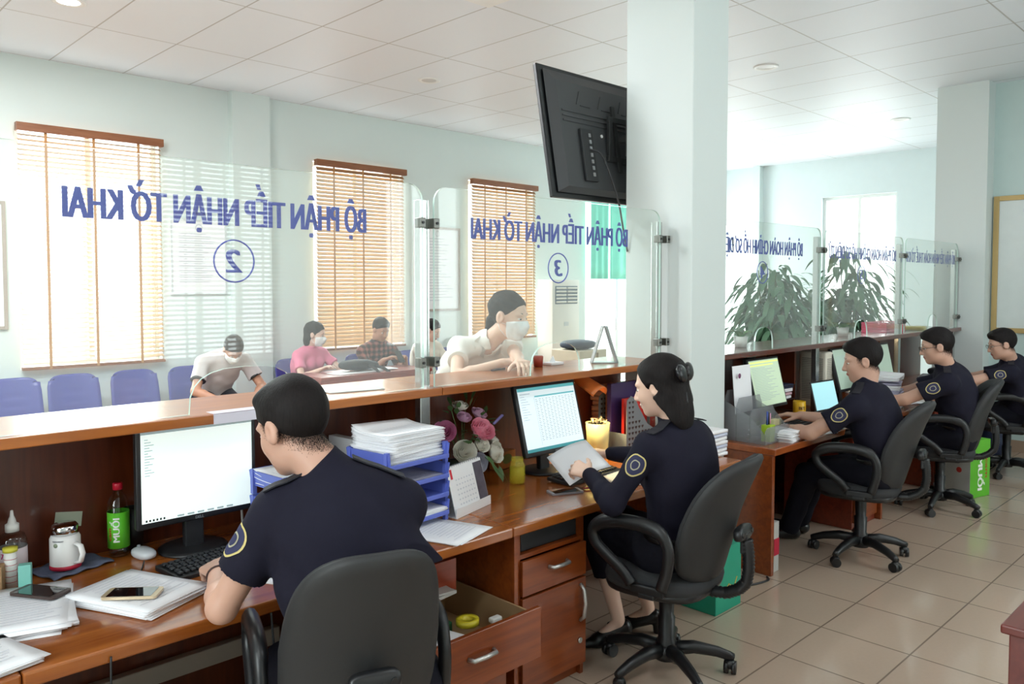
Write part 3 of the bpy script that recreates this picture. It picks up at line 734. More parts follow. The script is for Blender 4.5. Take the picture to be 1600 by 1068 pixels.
def noti(name, lab, x0, x1, z0, z1, fm, y=8.245, lines=22, face=None, wdt=.03):
    t = thing(name, lab, 'notice', ((x0 + x1) / 2, y, z0)); w = x1 - x0; h = z1 - z0
    b = MB()
    for a in ((-w / 2, -w / 2 + wdt, 0, h), (w / 2 - wdt, w / 2, 0, h), (-w / 2 + wdt, w / 2 - wdt, 0, wdt), (-w / 2 + wdt, w / 2 - wdt, h - wdt, h)): b.bb(a[0], a[1], -.012, .015, a[2], a[3], bev=.002)
    b.build('frame', fm, t)
    b = MB(); b.bb(-w / 2 + wdt, w / 2 - wdt, 0, .012, wdt, h - wdt); b.build('sheet', face or paperm, t)
    b = MB()
    for i in range(lines):
        z = h - .16 - (h - .26) * i / lines; l = (w - .2) * (.6 + .4 * random.random()); b.bb(-w / 2 + .09, -w / 2 + .09 + l, -.001, 0, z, z + .009)
    b.lathe([(.03, 0), (.038, 0), (.038, .001), (.03, .001), (.03, 0)], n=20, M=Matrix.Translation((0, 0, h - .09)) @ Matrix.Rotation(R90, 4, 'X')); b.build('print', mat('pale_print', 'cbced6', .7), t)
noti('framed_notice', 'tall framed notice between the second and third hall windows', 6.30, 7.07, 1.35, 2.46, mat('taupe_frame', 'a79a90', .5))
noti('framed_notice', 'framed notice cut off by the left edge of the picture', 1.0, 1.76, 1.3, 2.44, mat('taupe_frame', 'a79a90', .5))
noti('notice_board', 'pale notice board to the right of the first window, seen through glass', 3.20, 3.80, 1.60, 2.38, mat('white_frame', 'cdd4d6', .5), 8.15 if False else 8.245, wdt=.02)
# framed whiteboard on the partition wall
t = thing('framed_board', 'large pale board with golden frame on the far right wall', 'board', (XP - .018, 1.815, 1.21)); 
gold = mat('golden_frame', 'b59a64', .4, .3)
b = MB()
for y0, y1, z0, z1 in ((-.61, -.56, 0, 1.39), (.56, .61, 0, 1.39), (-.56, .56, 0, .05), (-.56, .56, 1.34, 1.39)): b.bb(-.014, .016, y0, y1, z0, z1, bev=.003)
b.build('frame', gold, t)
b = MB(); b.bb(0, .014, -.56, .56, .05, 1.34); b.build('sheet', mat('board_face', 'd2dad8', .35), t)
b = MB()
for i, (yy, w) in enumerate(((0, .8), (0, .5), (0, .35))): b.bb(-.001, 0, -w / 2 - .05, w / 2 - .05, 1.22 - i * .07, 1.25 - i * .07)
b.build('print', mat('pale_print', 'cbced6', .7), t)
# ================================================================== people (signed distance fields -> one skin)
try: import openvdb as vdb
except ImportError: import pyopenvdb as vdb
class Field:
    def __init__(s, lo, hi, h):
        s.h = h; s.lo = np.array(lo, float); n = np.ceil((np.array(hi) - s.lo) / h).astype(int) + 1
        s.F = np.full(n, .2, np.float32)
        s.ax = [s.lo[i] + h * np.arange(n[i]) for i in range(3)]
    def sub(s, lo, hi, mg=.06):
        sl = []
        for i in range(3):
            a = int(max(0, math.floor((lo[i] - mg - s.lo[i]) / s.h))); b = int(min(s.F.shape[i], math.ceil((hi[i] + mg - s.lo[i]) / s.h) + 1))
            if b <= a: return None, None
            sl.append(slice(a, b))
        g = np.meshgrid(*[s.ax[i][sl[i]] for i in range(3)], indexing='ij')
        return tuple(sl), g
    def comb(s, sl, d, k, op):
        F = s.F[sl]; d = d.astype(np.float32)
        if op == 'add':
            if k > 0: hh = np.maximum(k - np.abs(F - d), 0) / k; F = np.minimum(F, d) - hh * hh * k * .25
            else: F = np.minimum(F, d)
        elif op == 'sub':
            if k > 0: hh = np.maximum(k - np.abs(F + d), 0) / k; F = np.maximum(F, -d) + hh * hh * k * .25
            else: F = np.maximum(F, -d)
        s.F[sl] = F
    def cone(s, a, b, r1, r2, k=.02, op='add', flat=None, fs=1.0):
        a = np.array(a, float); b = np.array(b, float); r = max(r1, r2) * max(1, 1 / fs if fs < 1 else 1)
        sl, g = s.sub(np.minimum(a, b) - r, np.maximum(a, b) + r)
        if sl is None: return
        d = b - a; L2 = float(d @ d) + 1e-12
        px, py, pz = g[0] - a[0], g[1] - a[1], g[2] - a[2]
        t = np.clip((px * d[0] + py * d[1] + pz * d[2]) / L2, 0, 1)
        qx, qy, qz = px - t * d[0], py - t * d[1], pz - t * d[2]
        if flat is not None:
            f = np.array(flat, float); f /= np.linalg.norm(f); m = (qx * f[0] + qy * f[1] + qz * f[2]) * (fs - 1)
            qx, qy, qz = qx + m * f[0], qy + m * f[1], qz + m * f[2]
        s.comb(sl, np.sqrt(qx * qx + qy * qy + qz * qz) - (r1 + (r2 - r1) * t), k, op)
    def ell(s, c, R, rad, k=.02, op='add', cut=None):
        """R columns are the local axes"""
        c = np.array(c, float); rad = np.array(rad, float); m = rad.max()
        sl, g = s.sub(c - m, c + m)
        if sl is None: return
        p = [g[i] - c[i] for i in range(3)]
        q = [R[0][j] * p[0] + R[1][j] * p[1] + R[2][j] * p[2] for j in range(3)]
        k0 = np.sqrt(sum((q[j] / rad[j]) ** 2 for j in range(3))); k1 = np.sqrt(sum((q[j] / rad[j] ** 2) ** 2 for j in range(3))) + 1e-9
        d = k0 * (k0 - 1) / k1
        if cut is not None:
            for n, o in cut:   # keep the side where n.q < o (local)
                d = np.maximum(d, (n[0] * q[0] + n[1] * q[1] + n[2] * q[2] - o) / math.sqrt(sum(v * v for v in n)))
        s.comb(sl, d, k, op)
    def plane(s, p, n, lo=None, hi=None, op='keep'):
        """keep the side n.(x-p) < 0"""
        n = np.array(n, float); n /= np.linalg.norm(n)
        d = (s.ax[0][:, None, None] - p[0]) * n[0] + (s.ax[1][None, :, None] - p[1]) * n[1] + (s.ax[2][None, None, :] - p[2]) * n[2]
        s.F = np.maximum(s.F, d.astype(np.float32))
    def wrinkle(s, amp, seed=0, sc=1.0):
        x, y, z = s.ax[0][:, None, None] * sc, s.ax[1][None, :, None] * sc, s.ax[2][None, None, :] * sc
        w = np.sin(26 * z + 5 * np.sin(7 * x + seed) + 4 * np.sin(9 * y + 2 * seed)) * np.sin(11 * x + 9 * y + seed) + .6 * np.sin(38 * (x * .6 + z * .5 - y * .4) + 4 * np.sin(10 * z + seed)) + .5 * np.sin(47 * (y * .7 - z * .6) + 5 * np.sin(8 * x))
        s.F = s.F + (amp * w).astype(np.float32)
    def mesh(s, name, mats, parent, org, matfn=None):
        F = np.clip(s.F, -.05, .05); F[0], F[-1], F[:, 0], F[:, -1], F[:, :, 0], F[:, :, -1] = (.05,) * 6
        g = vdb.FloatGrid(.05); g.copyFromArray(np.ascontiguousarray(F)); v, q = g.convertToQuads(0.0)
        v = v * s.h + s.lo - np.array(org)
        me = bpy.data.meshes.new(name)
        me.vertices.add(len(v)); me.vertices.foreach_set('co', v.astype(np.float32).ravel())
        q = q[:, ::-1]
        me.loops.add(q.size); me.loops.foreach_set('vertex_index', q.astype(np.int32).ravel())
        me.polygons.add(len(q)); me.polygons.foreach_set('loop_start', np.arange(0, q.size, 4, dtype=np.int32))
        me.polygons.foreach_set('loop_total', np.full(len(q), 4, np.int32)) if hasattr(me.polygons[0], 'loop_total') and False else None
        me.update(calc_edges=True); me.validate()
        me.polygons.foreach_set('use_smooth', np.ones(len(me.polygons), bool))
        for m in (mats if isinstance(mats, (list, tuple)) else [mats]): me.materials.append(m)
        if matfn is not None:
            cs = v[q].mean(axis=1) + np.array(org); me.polygons.foreach_set('material_index', matfn(cs).astype(np.int32))
        # normals must point out
        o = bpy.data.objects.new(name, me); COL.objects.link(o)
        if parent is not None: o.parent = parent
        return o
def blades(o, org, seedpts, normals, flow, L, lift, wd, seed=1):
    """adds thin hair blades to mesh object o (points in world coordinates)"""
    rg = np.random.default_rng(seed); n = len(seedpts)
    fl = flow - normals * (flow * normals).sum(1, keepdims=True); fl /= np.linalg.norm(fl, axis=1, keepdims=True) + 1e-9
    fl = fl + rg.normal(0, .22, fl.shape); d = fl + normals * lift; d /= np.linalg.norm(d, axis=1, keepdims=True)
    sd = np.cross(d, normals); sd /= np.linalg.norm(sd, axis=1, keepdims=True) + 1e-9
    Lr = (L * rg.uniform(.6, 1.2, n))[:, None]; b0 = seedpts - normals * .0012 - np.array(org)
    mid = b0 + d * Lr * .55; tip = b0 + (d - normals * lift * .4) * Lr
    v = np.stack([b0 - sd * wd, b0 + sd * wd, mid + sd * wd * .8, mid - sd * wd * .8, tip], 1).reshape(-1, 3)
    i0 = np.arange(n)[:, None] * 5
    q = np.concatenate([i0, i0 + 1, i0 + 2, i0 + 3], 1); t = np.concatenate([i0 + 3, i0 + 2, i0 + 4], 1)
    bm = bmesh.new(); bm.from_mesh(o.data)
    me = bpy.data.meshes.new('tmp'); me.from_pydata(v.tolist(), [], q.tolist() + t.tolist()); bm.from_mesh(me); bpy.data.meshes.remove(me)
    bm.to_mesh(o.data); bm.free()
    o.data.polygons.foreach_set('use_smooth', np.ones(len(o.data.polygons), bool))
nrm = lambda a: np.array(a, float) / (np.linalg.norm(a) + 1e-12)
def dirv(yaw, pitch=0): y, p = math.radians(yaw), math.radians(pitch); return np.array([math.cos(y) * math.cos(p), math.sin(y) * math.cos(p), math.sin(p)])
def frame(yaw, pitch=0, roll=0):
    f = dirv(yaw, pitch); l = np.cross([0, 0, 1], f); l = nrm(l); u = np.cross(f, l); r = math.radians(roll)
    l2 = l * math.cos(r) + u * math.sin(r); u2 = np.cross(f, l2)
    return np.array([f, l2, u2]).T          # columns forward, left, up
def ik(a, c, l1, l2, hint):
    a, c = np.array(a, float), np.array(c, float); d = c - a; L = np.linalg.norm(d)
    if L > (l1 + l2) * .999: c = a + d / L * (l1 + l2) * .999; d = c - a; L = np.linalg.norm(d)
    x = (l1 * l1 - l2 * l2 + L * L) / (2 * L); y = math.sqrt(max(0, l1 * l1 - x * x)); u = d / L
    h = np.array(hint, float); h = h - u * (h @ u); h = nrm(h)
    return a + u * x + h * y, c
def hand(F, w, d, up, side, curl=(.5, .5, .55, .6), thumb=.4, s=1.05, spread=.06, skip=False):
    """w wrist, d pointing direction, up back of hand, side +1 when the thumb is on the cross(d,up) side"""
    d = nrm(d); up = np.array(up, float); up = nrm(up - d * (up @ d)); t = nrm(np.cross(d, up)) * side
    kn = []
    for i, (o, L) in enumerate(((.030, .090), (.010, .094), (-.010, .089), (-.029, .080))):
        k = w + d * L * s + t * o * s + up * .004 * s; kn.append(k)
        F.cone(w + t * o * .5 * s + d * .01, k, .0155 * s, .0125 * s, .014, flat=up, fs=1.15)
    lens = ((.043, .026, .020), (.047, .030, .022), (.044, .028, .021), (.034, .021, .018))
    G = Field(np.minimum.reduce(kn) - .14, np.maximum.reduce(kn) + .14, F.h) if False else F
    for i, k in enumerate(kn):
        c = curl[i] if isinstance(curl, (list, tuple)) else curl
        a = 0; p = k; fd = nrm(d + t * spread * (1.5 - i))
        for j, L in enumerate(lens[i]):
            a += c * (.7, 1.0, .7)[j]; v = fd * math.cos(a) - up * math.sin(a); q = p + v * L * s
            r0 = (.0098, .0088, .0080, .0072)[j] * s * (1, 1, .97, .88)[i]; r1 = (.0088, .0080, .0068)[j] * s * (1, 1, .97, .88)[i]
            F.cone(p, q, r0, r1, .0035); p = q
    b0 = w + d * .022 * s + t * .022 * s - up * .006 * s; tv = nrm(t * .75 + d * .7 - up * .25)
    p1 = b0 + tv * .040 * s; F.cone(b0, p1, .0165 * s, .0125 * s, .012)
    tv2 = nrm(tv + d * thumb - up * thumb * .4); p2 = p1 + tv2 * .032 * s; F.cone(p1, p2, .0115 * s, .0100 * s, .004)
    tv3 = nrm(tv2 + d * thumb * .8 - up * thumb * .5); F.cone(p2, p2 + tv3 * .026 * s, .0098 * s, .0078 * s, .004)

hairb = mat('black_hair', '141214', .38, var=.3, scale=40, bump=.6, bscale=120)
hairm = None
def hair_mat():
    m, N, L, b = nt('dark_hair_strands')
    tc = N.new('ShaderNodeTexCoord'); mp = N.new('ShaderNodeMapping'); mp.inputs['Scale'].default_value = (160, 160, 14)
    L.new(tc.outputs['Object'], mp.inputs[0]); no = N.new('ShaderNodeTexNoise'); no.inputs['Scale'].default_value = 1.2; no.inputs['Detail'].default_value = 3; L.new(mp.outputs[0], no.inputs[0])
    rp = N.new('ShaderNodeValToRGB'); rp.color_ramp.elements[0].color = (*srgb('0b0a0b'), 1); rp.color_ramp.elements[1].color = (*srgb('221c1b'), 1); L.new(no.outputs['Fac'], rp.inputs[0]); L.new(rp.outputs[0], b.inputs['Base Color'])
    b.inputs['Roughness'].default_value = .6; b.inputs['Specular IOR Level'].default_value = .16
    bp = N.new('ShaderNodeBump'); bp.inputs['Strength'].default_value = .6; bp.inputs['Distance'].default_value = .003; L.new(no.outputs['Fac'], bp.inputs['Height']); L.new(bp.outputs[0], b.inputs['Normal'])
    return m
hairm = hair_mat()
navy = mat('navy_uniform_cloth', '1a1927', .85, var=.12, scale=12, bump=.3, bscale=600, spec=.2)
navyt = mat('navy_trouser_cloth', '13131d', .85, var=.12, scale=12, bump=.3, bscale=600, spec=.2)
eyew = mat('eye_white', 'e9e6e2', .2); iris = mat('eye_iris', '1c120c', .1)
maskm = mat('white_face_mask', 'eef0f2', .8, bump=.2, bscale=90)
lipm = mat('lips', 'a85a52', .45)
shoem = mat('black_shoe_leather', '101011', .3)
def skin(i):
    c = {'a': 'c99a80', 'b': 'd8b4a4', 'c': 'b98a72', 'd': 'c49a86', 'e': 'e2bda8'}[i]
    return mat('skin_' + {'a': 'tan', 'b': 'light', 'c': 'warm', 'd': 'medium', 'e': 'fair'}[i], c, .5, var=.05, scale=10, sss=.12)
def head_sdf(F, c, R, s, ears=True, female=False):
    P = lambda x, y, z: np.array(c) + s * (R[:, 0] * x + R[:, 1] * y + R[:, 2] * z)
    E = lambda p, r, k=.02, op='add': F.ell(P(*p), R, np.array(r) * s, k, op)
    E((-.014, 0, .036), (.098, .077, .088), 0.0 if False else .01)
    E((.026, 0, -.018), (.066, .063, .088), .03)
    E((.030, 0, -.070), (.052, .050 if not female else .044, .040), .03)
    E((.064, 0, -.098), (.018, .022, .016), .025)
    for y in (-1, 1):
        E((.056, y * .036, -.028), (.028, .022, .028), .02)
        E((.072, y * .030, .022), (.018, .026, .010), .015)
        E((.098, y * .032, .000), (.014, .017, .011), .012, 'sub')
    F.cone(P(.088, 0, .006), P(.106, 0, -.034), .008 * s, .0125 * s, .012)
    for y in (-1, 1): E((.096, y * .011, -.038), (.011, .009, .008), .006)
    E((.087, 0, -.062), (.012, .024, .006), .006); E((.085, 0, -.071), (.011, .020, .006), .005)
    E((.094, 0, -.0665), (.006, .022, .0015), .003, 'sub')
    if ears:
        for y in (-1, 1):
            F.ell(P(-.006, y * .080, -.004), R, np.array((.022, .011, .033)) * s, .006)
            E((.000, y * .093, -.002), (.012, .009, .020), .004, 'sub')
    return P
def eyes(P, R, s, par, org, closed=0):
    for y in (-1, 1):
        b = MB(); ce = Vector(P(.077, y * .031, .000)) - Vector(org)
        Rm = Matrix([list(r) for r in R])
        b.sq(ce, (.0105 * s, .0155 * s, .0075 * s * (1 - closed * .6)), 1, 1, 14, 8, Rm); b.mi = 1
        ci = Vector(P(.0868, y * .031, -.001)) - Vector(org)
        b.sq(ci, (.0035 * s, .0062 * s, .0062 * s * (1 - closed * .5)), 1, 1, 12, 6, Rm); b.build('eye', [eyew, iris], par)
        b = MB(); b.tube([Vector(P(.090 - .004 * k * k - .012 * max(0, k - 1), y * (.018 + .016 * k), .024 + .004 * math.sin(k * 1.6))) - Vector(org) for k in (0, .5, 1, 1.5, 2)], [.002 * s, .0035 * s, .0035 * s, .003 * s, .0012 * s], 6, sy=.8); b.build('eyebrow', hairb, par)

def person(name, label, org, pelvis, neck, head, hyaw, hpitch, tyaw, wr, wl, skin_k='d', h=.006, hroll=0, shirt=None, trous=None, sleeve='short', hair='short', elb=(None, None),
           curlL=.5, curlR=.5, hdL=None, hdR=None, upL=(0, 0, 1), upR=(0, 0, 1), feet=None, female=False, mask=False, sz=1.05, shw=.185, bulk=1.0, glasses=False, badge=False, legs=True, syaw=None, eyec=.5, hand_s=None, kneeh=None, sleeve_t=.62, ears=True, collar=True, epaul=False, hemdir=None, trlen=1.0, sandals=False):
    t = thing('person', label, 'person', org); org = np.array(org, float)
    pelvis, neck, head = np.array(pelvis, float), np.array(neck, float), np.array(head, float)
    s = sz; f = dirv(tyaw); l = np.cross([0, 0, 1], f)
    f2 = dirv(syaw if syaw is not None else tyaw); l2 = np.cross([0, 0, 1], f2)     # shoulder line may be twisted
    up = nrm(neck - pelvis)
    R = frame(hyaw, hpitch, hroll)
    def spine(q): # gentle backward bow
        return pelvis + (neck - pelvis) * q - f * .035 * math.sin(PI * q)
    def tf(q): 
        l_ = nrm(l * (1 - q) + l2 * q); u = up; f_ = np.cross(l_, u); return np.array([nrm(f_), l_, u]).T
    sh = {}
    for sd, k in ((1, 'L'), (-1, 'R')): sh[k] = neck + l2 * sd * shw * s * .98 - up * (.06 if female else .08) * s + f2 * .015
    ua, fa = (.255 * s, .235 * s) if female else (.285 * s, .25 * s)
    elbow = {}; wrist = {}
    for k, w, e, sd in (('L', wl, elb[0], 1), ('R', wr, elb[1], -1)):
        hint = e if e is not None else (l * sd * .5 - np.array([0, 0, 1]) * 1.0 - f * .3)
        elbow[k], wrist[k] = ik(sh[k], w, ua, fa, hint)
    hs = s
    allp = [pelvis, neck, head, *elbow.values(), *wrist.values(), *sh.values()]
    hips = {'L': pelvis + l * .092 * s, 'R': pelvis - l * .092 * s}; knee = {}; ank = {}
    if legs:
        for k, sd in (('L', 1), ('R', -1)):
            ft = np.array(feet[0 if k == 'L' else 1][:3], float)
            kh = kneeh if kneeh is not None else (f * 1.0 + np.array([0, 0, .8]))
            knee[k], ank[k] = ik(hips[k], ft, .42 * s, .415 * s, kh); allp += [knee[k], ank[k] + f * .2, ank[k] - f * .1]
    A = np.array(allp); lo = A.min(0) - .20; hi = A.max(0) + .20; lo[2] = max(lo[2], -.01)
    # ---- skin
    F = Field(lo, hi, h)
    def torso(F, o, k=.05, low=True):
        b = bulk
        F.ell(spine(.02), tf(0), (.115 * s * b + o, .165 * s * b + o, .115 * s + o), k)
        F.ell(spine(.30), tf(.2), (.105 * s * b + o, .142 * s * b + o, .15 * s + o), k)
        F.ell(spine(.62), tf(.6), (.115 * s * b + o, .172 * s * b + o, .17 * s + o), k)
        F.ell(spine(.84), tf(1), (.092 * s * b + o, .172 * s * b + o, .105 * s + o), k)
        if female: 
            for sd in (-1, 1): F.ell(spine(.66) + f2 * .10 * s + l2 * sd * .062 * s, tf(1), (.05 * s + o, .055 * s + o, .055 * s + o), .04)
        for k_, sd in (('L', 1), ('R', -1)):
            F.cone(neck - up * .015 + l2 * sd * .03 * s, sh[k_] + up * .012 - l2 * sd * .02, .045 * s + o, .048 * s + o, .05)
            F.ell(sh[k_], tf(1), (.050 * s * b + o * .7, .046 * s * b + o * .7, .050 * s + o * .7), .04)
    torso(F, 0)
    hb = head - R[:, 2] * .07 * s - R[:, 0] * .025 * s
    F.cone(neck + up * .0, hb, (.052 if female else .062) * s, (.047 if female else .057) * s, .03)
    am = bulk * (.86 if female else 1)
    for k in 'LR':
        F.cone(sh[k], elbow[k], .046 * s * am, .038 * s * am, .02)
        m = elbow[k] + (wrist[k] - elbow[k]) * .3
        F.cone(elbow[k], m, .037 * s * am, .039 * s * am, .02); F.cone(m, wrist[k], .038 * s * am, .026 * s * am, .015)
    if legs:
        for k in 'LR':
            F.cone(hips[k], knee[k], .085 * s * am, .055 * s * am, .03); m = knee[k] + (ank[k] - knee[k]) * .3
            F.cone(knee[k], m, .052 * s, .054 * s * am, .02); F.cone(m, ank[k], .053 * s * am, .034 * s * am, .02)
            fy = feet[0 if k == 'L' else 1]; fd = dirv(fy[3] if len(fy) > 3 else tyaw)
            F.cone(ank[k] + np.array([0, 0, -.03]), ank[k] + fd * (.12 if female else .14) + np.array([0, 0, -ank[k][2] + .034 if female else -.055]), (.028 if female else .034) * s, (.018 if female else .024) * s, .02)
    P = head_sdf(F, head, R, hs, ears, female)
    for k, hd, u, cu, sd in (('L', hdL, upL, curlL, 1), ('R', hdR, upR, curlR, -1)):
        d = nrm(hd) if hd is not None else nrm(wrist[k] - elbow[k])
        # thumb of a left hand, back of hand up, points to the right of d: cross(d, up) is the right side
        hand(F, wrist[k], d, u, sd, cu, s=(hand_s or s) * (.92 if female else 1))
    Pl = R.T
    def lips(c):
        q = (c - head) @ R / hs
        return (((q[:, 0] - .09) / .02) ** 2 + (q[:, 1] / .023) ** 2 + ((q[:, 2] + .066) / .0095) ** 2 < 1).astype(int)
    sk = skin(skin_k)
    F.mesh('body', [sk, lipm], t, org, lips)
    if not mask or True: eyes(P, R, hs, t, org, eyec)
    # ---- shirt
    if shirt is not None:
        T = Field(lo, hi, h); torso(T, .013, .05)
        for k in 'LR':
            if sleeve == 'short':
                e = sh[k] + (elbow[k] - sh[k]) * sleeve_t; v = nrm(elbow[k] - sh[k])
                G = Field(lo, hi, h) if False else None
                e0 = sh[k]
                a = np.array(e0); bq = np.array(e)
                # sleeve as a flat-cut cone
                sl, g = T.sub(np.minimum(a, bq) - .09, np.maximum(a, bq) + .09)
                d = bq - a; L = np.linalg.norm(d); px = [g[i] - a[i] for i in range(3)]; tt = sum(px[i] * d[i] for i in range(3)) / L
                tc = np.clip(tt / L, 0, 1.2); q = [px[i] - tc * d[i] for i in range(3)]
                rr = np.sqrt(sum(x * x for x in q)) - (.058 * s * am + (.066 - .058) * s * tc)
                T.comb(sl, np.maximum(rr, tt - L), .03, 'add')
            else:
                T.cone(sh[k], elbow[k], .061 * s * am, .052 * s * am, .03)
                e = elbow[k] + (wrist[k] - elbow[k]) * .94; m = elbow[k] + (wrist[k] - elbow[k]) * .3
                T.cone(elbow[k], m, .052 * s * am, .053 * s * am, .025); T.cone(m, e, .051 * s * am, .038 * s * am, .02)
        if collar:
            nd = nrm(hb - neck); tl = nrm(nd * 1.0 - f2 * .30); a0 = neck - nd * .03; b0 = neck + nd * (.055 if female else .075) * s
            sl, g = T.sub(np.minimum(a0, b0) - .13, np.maximum(a0, b0) + .13)
            px = [g[i] - a0[i] for i in range(3)]; tt = sum(px[i] * nd[i] for i in range(3)); q = [px[i] - tt * nd[i] for i in range(3)]
            rr = np.sqrt(sum(x * x for x in q)) - (.076 - .10 * np.clip(tt, 0, .09)) * s * (.88 if female else 1)
            cutd = sum((g[i] - b0[i]) * tl[i] for i in range(3))
            T.comb(sl, np.maximum(rr, cutd), .02, 'add')
        else:
            T.cone(neck + up * .012 - f2 * .01, neck + (hb - neck) * .30, .066 * s, .060 * s, .015)
            T.cone(neck + f2 * .06 + up * .09, neck + f2 * .125 - up * .07, .062, .014, .008, 'sub'); T.cone(neck, hb, .058 * s, .054 * s, .006, 'sub')
        T.wrinkle(.0030, seed=hyaw)
        T.plane(pelvis - up * .06 + 0 * f, -up)
        # never inside the skin of hands
        so = T.mesh('shirt', shirt, t, org)
    if trous is not None and legs:
        T = Field(lo, hi, h)
        T.ell(spine(0) - up * .0, tf(0), (.125 * s * bulk, .178 * s * bulk, .12 * s), .03)
        T.ell(spine(.08), tf(0), (.122 * s * bulk, .17 * s * bulk, .10 * s), .03); T.plane(spine(.16), up)
        for k in 'LR':
            T.cone(hips[k], knee[k], .100 * s * am, .072 * s * am, .04)
            e = knee[k] + (ank[k] - knee[k]) * trlen; d = e - knee[k]; L = np.linalg.norm(d)
            a = knee[k]; sl, g = T.sub(np.minimum(a, e) - .1, np.maximum(a, e) + .1)
            if sl is None: continue
            px = [g[i] - a[i] for i in range(3)]; tt = sum(px[i] * d[i] for i in range(3)) / L; tc = np.clip(tt / L, 0, 1.1); q = [px[i] - tc * d[i] for i in range(3)]
            rr = np.sqrt(sum(x * x for x in q)) - (.070 + (.060 - .070) * tc) * s
            T.comb(sl, np.maximum(rr, tt - L), .03, 'add')
        T.wrinkle(.002, seed=hyaw + 3)
        T.mesh('trousers', trous, t, org)
        b = MB(); b.tube([Vector(spine(.155) - org) + Vector(tf(0)[:, 0]) * (.118 * s * bulk * math.cos(a)) + Vector(tf(0)[:, 1]) * (.160 * s * bulk * math.sin(a)) for a in [2 * PI * i / 32 for i in range(32)]], .016, 8, closed=True, sy=.4, up=tuple(up)); b.build('belt', mat('black_belt', '0f0f10', .4), t)
    # ---- shoes
    if legs:
        for k in 'LR':
            fy = feet[0 if k == 'L' else 1]; fd = dirv(fy[3] if len(fy) > 3 else tyaw)
            a = ank[k]; q0 = np.array([a[0], a[1], 0]); lo2 = q0 - .28; hi2 = q0 + .28; lo2[2] = -.01; hi2[2] = a[2] + .08
            S = Field(lo2, hi2, .005); z = lambda v: np.array([0, 0, v])
            if female:
                S.cone(q0 - fd * .03 + z(.085), q0 + fd * .10 + z(.035), .034 * s, .030 * s, .02); S.cone(q0 + fd * .10 + z(.028), q0 + fd * .19 + z(.018), .030 * s, .012 * s, .02)
                S.cone(q0 - fd * .045 + z(.07), q0 - fd * .045 + z(.0), .026, .018, .008)
                S.cone(q0 + fd * .0 + z(.15), q0 + fd * .06 + z(.11), .045, .034, .01, 'sub')
            else:
                S.cone(q0 - fd * .03 + z(.04), q0 + fd * .18 + z(.032), .042 * s, .038 * s, .02, flat=(0, 0, 1), fs=1.15); S.cone(q0 - fd * .02 + z(.06), q0 + fd * .03 + z(.07), .040 * s, .036, .02)
            S.plane((0, 0, .003), (0, 0, -1)); S.mesh('shoe', shoem, t, org)
    # ---- hair
    hl, hh = head - .26, head + .26
    if hair in ('long', 'bob'): hl = head - np.array([.26, .26, .48])
    H = Field(hl, hh, min(h, .0045)); K = lambda n, o: (n, o * hs)
    E = lambda p, r, k=.012, op='add', cut=None: H.ell(P(*p), R, np.array(r) * hs, k, op, cut)
    if hair in ('short', 'flat'):
        E((-.014, 0, .036), (.1045, .0835, .095), .005); E((-.015, 0, .050), (.100, .080, .090), .01)
        E((.042, 0, .094), (.050, .058, .026), .03)
        w = 1
        # hairline: above a rising plane, fading into the nape
        n = R[:, 2] - .72 * R[:, 0]; H.plane(P(0, 0, .004), -n)
        # keep the ears free
        for y in (-1, 1): E((.002, y * .085, -.020), (.026, .03, .040), .006, 'sub')
        H.wrinkle(.0005, seed=hyaw, sc=3)
    elif hair == 'bob':
        E((-.018, 0, .038), (.108, .090, .098), .005)
        E((-.035, 0, -.06), (.085, .090, .12), .03); E((-.045, 0, -.13), (.065, .088, .085), .03)
        for y in (-1, 1): E((.01, y * .075, -.07), (.035, .022, .085), .02)
        n = R[:, 0] * 1 - .55 * R[:, 2]; H.plane(P(.028, 0, 0), n)
        H.plane(P(0, 0, -.205), -R[:, 2])
        E((.075, 0, -.03), (.075, .062, .10), .01, 'sub')
        E((.012, .095, -.006), (.022, .03, .026), .008, 'sub')
        H.wrinkle(.0010, seed=3, sc=2.2)
    elif hair == 'tied':
        E((-.016, 0, .040), (.104, .083, .094), .005)
        n = R[:, 2] - 1.15 * R[:, 0]; H.plane(P(0, 0, -.020), -n)
        for y in (-1, 1): E((.004, y * .085, -.025), (.020, .03, .030), .006, 'sub')
        E((-.09, 0, -.03), (.03, .03, .03), .02); H.cone(P(-.095, 0, -.04), P(-.13, .01, -.15), .026 * hs, .012 * hs, .02)
        H.wrinkle(.0014, seed=2, sc=3)
    elif hair == 'long':
        E((-.016, 0, .040), (.106, .086, .096), .005)
        n = R[:, 2] - 1.1 * R[:, 0]; H.plane(P(0, 0, -.02), -n)
        E((-.06, 0, -.05), (.05, .075, .09), .03); H.cone(P(-.05, .05, -.08), P(.00, .085, -.36), .038 * hs, .02 * hs, .03)
        E((.09, 0, -.03), (.08, .075, .09), .01, 'sub'); H.wrinkle(.002, seed=2, sc=2.4)
    ho = H.mesh('hair', hairm, t, org)
    if h < .0095:
        nv = len(ho.data.vertices); vv = np.empty(nv * 3); ho.data.vertices.foreach_get('co', vv); vv = vv.reshape(-1, 3) + org
        nn = np.empty(nv * 3); ho.data.vertex_normals.foreach_get('vector', nn); nn = nn.reshape(-1, 3)
        q = (vv - head) @ R / hs; outer = (nn * (vv - (head + R[:, 2] * .02))).sum(1) > 0.02
        idx = np.nonzero(outer)[0]; rg = np.random.default_rng(4); cnt = int(len(idx) * (1.1 if h < .006 else .6)); pick = rg.choice(idx, min(cnt, 14000)); jit = rg.normal(0, .0015, (len(pick), 3))
        P0 = vv[pick] + jit; N0 = nn[pick]; Q = q[pick]
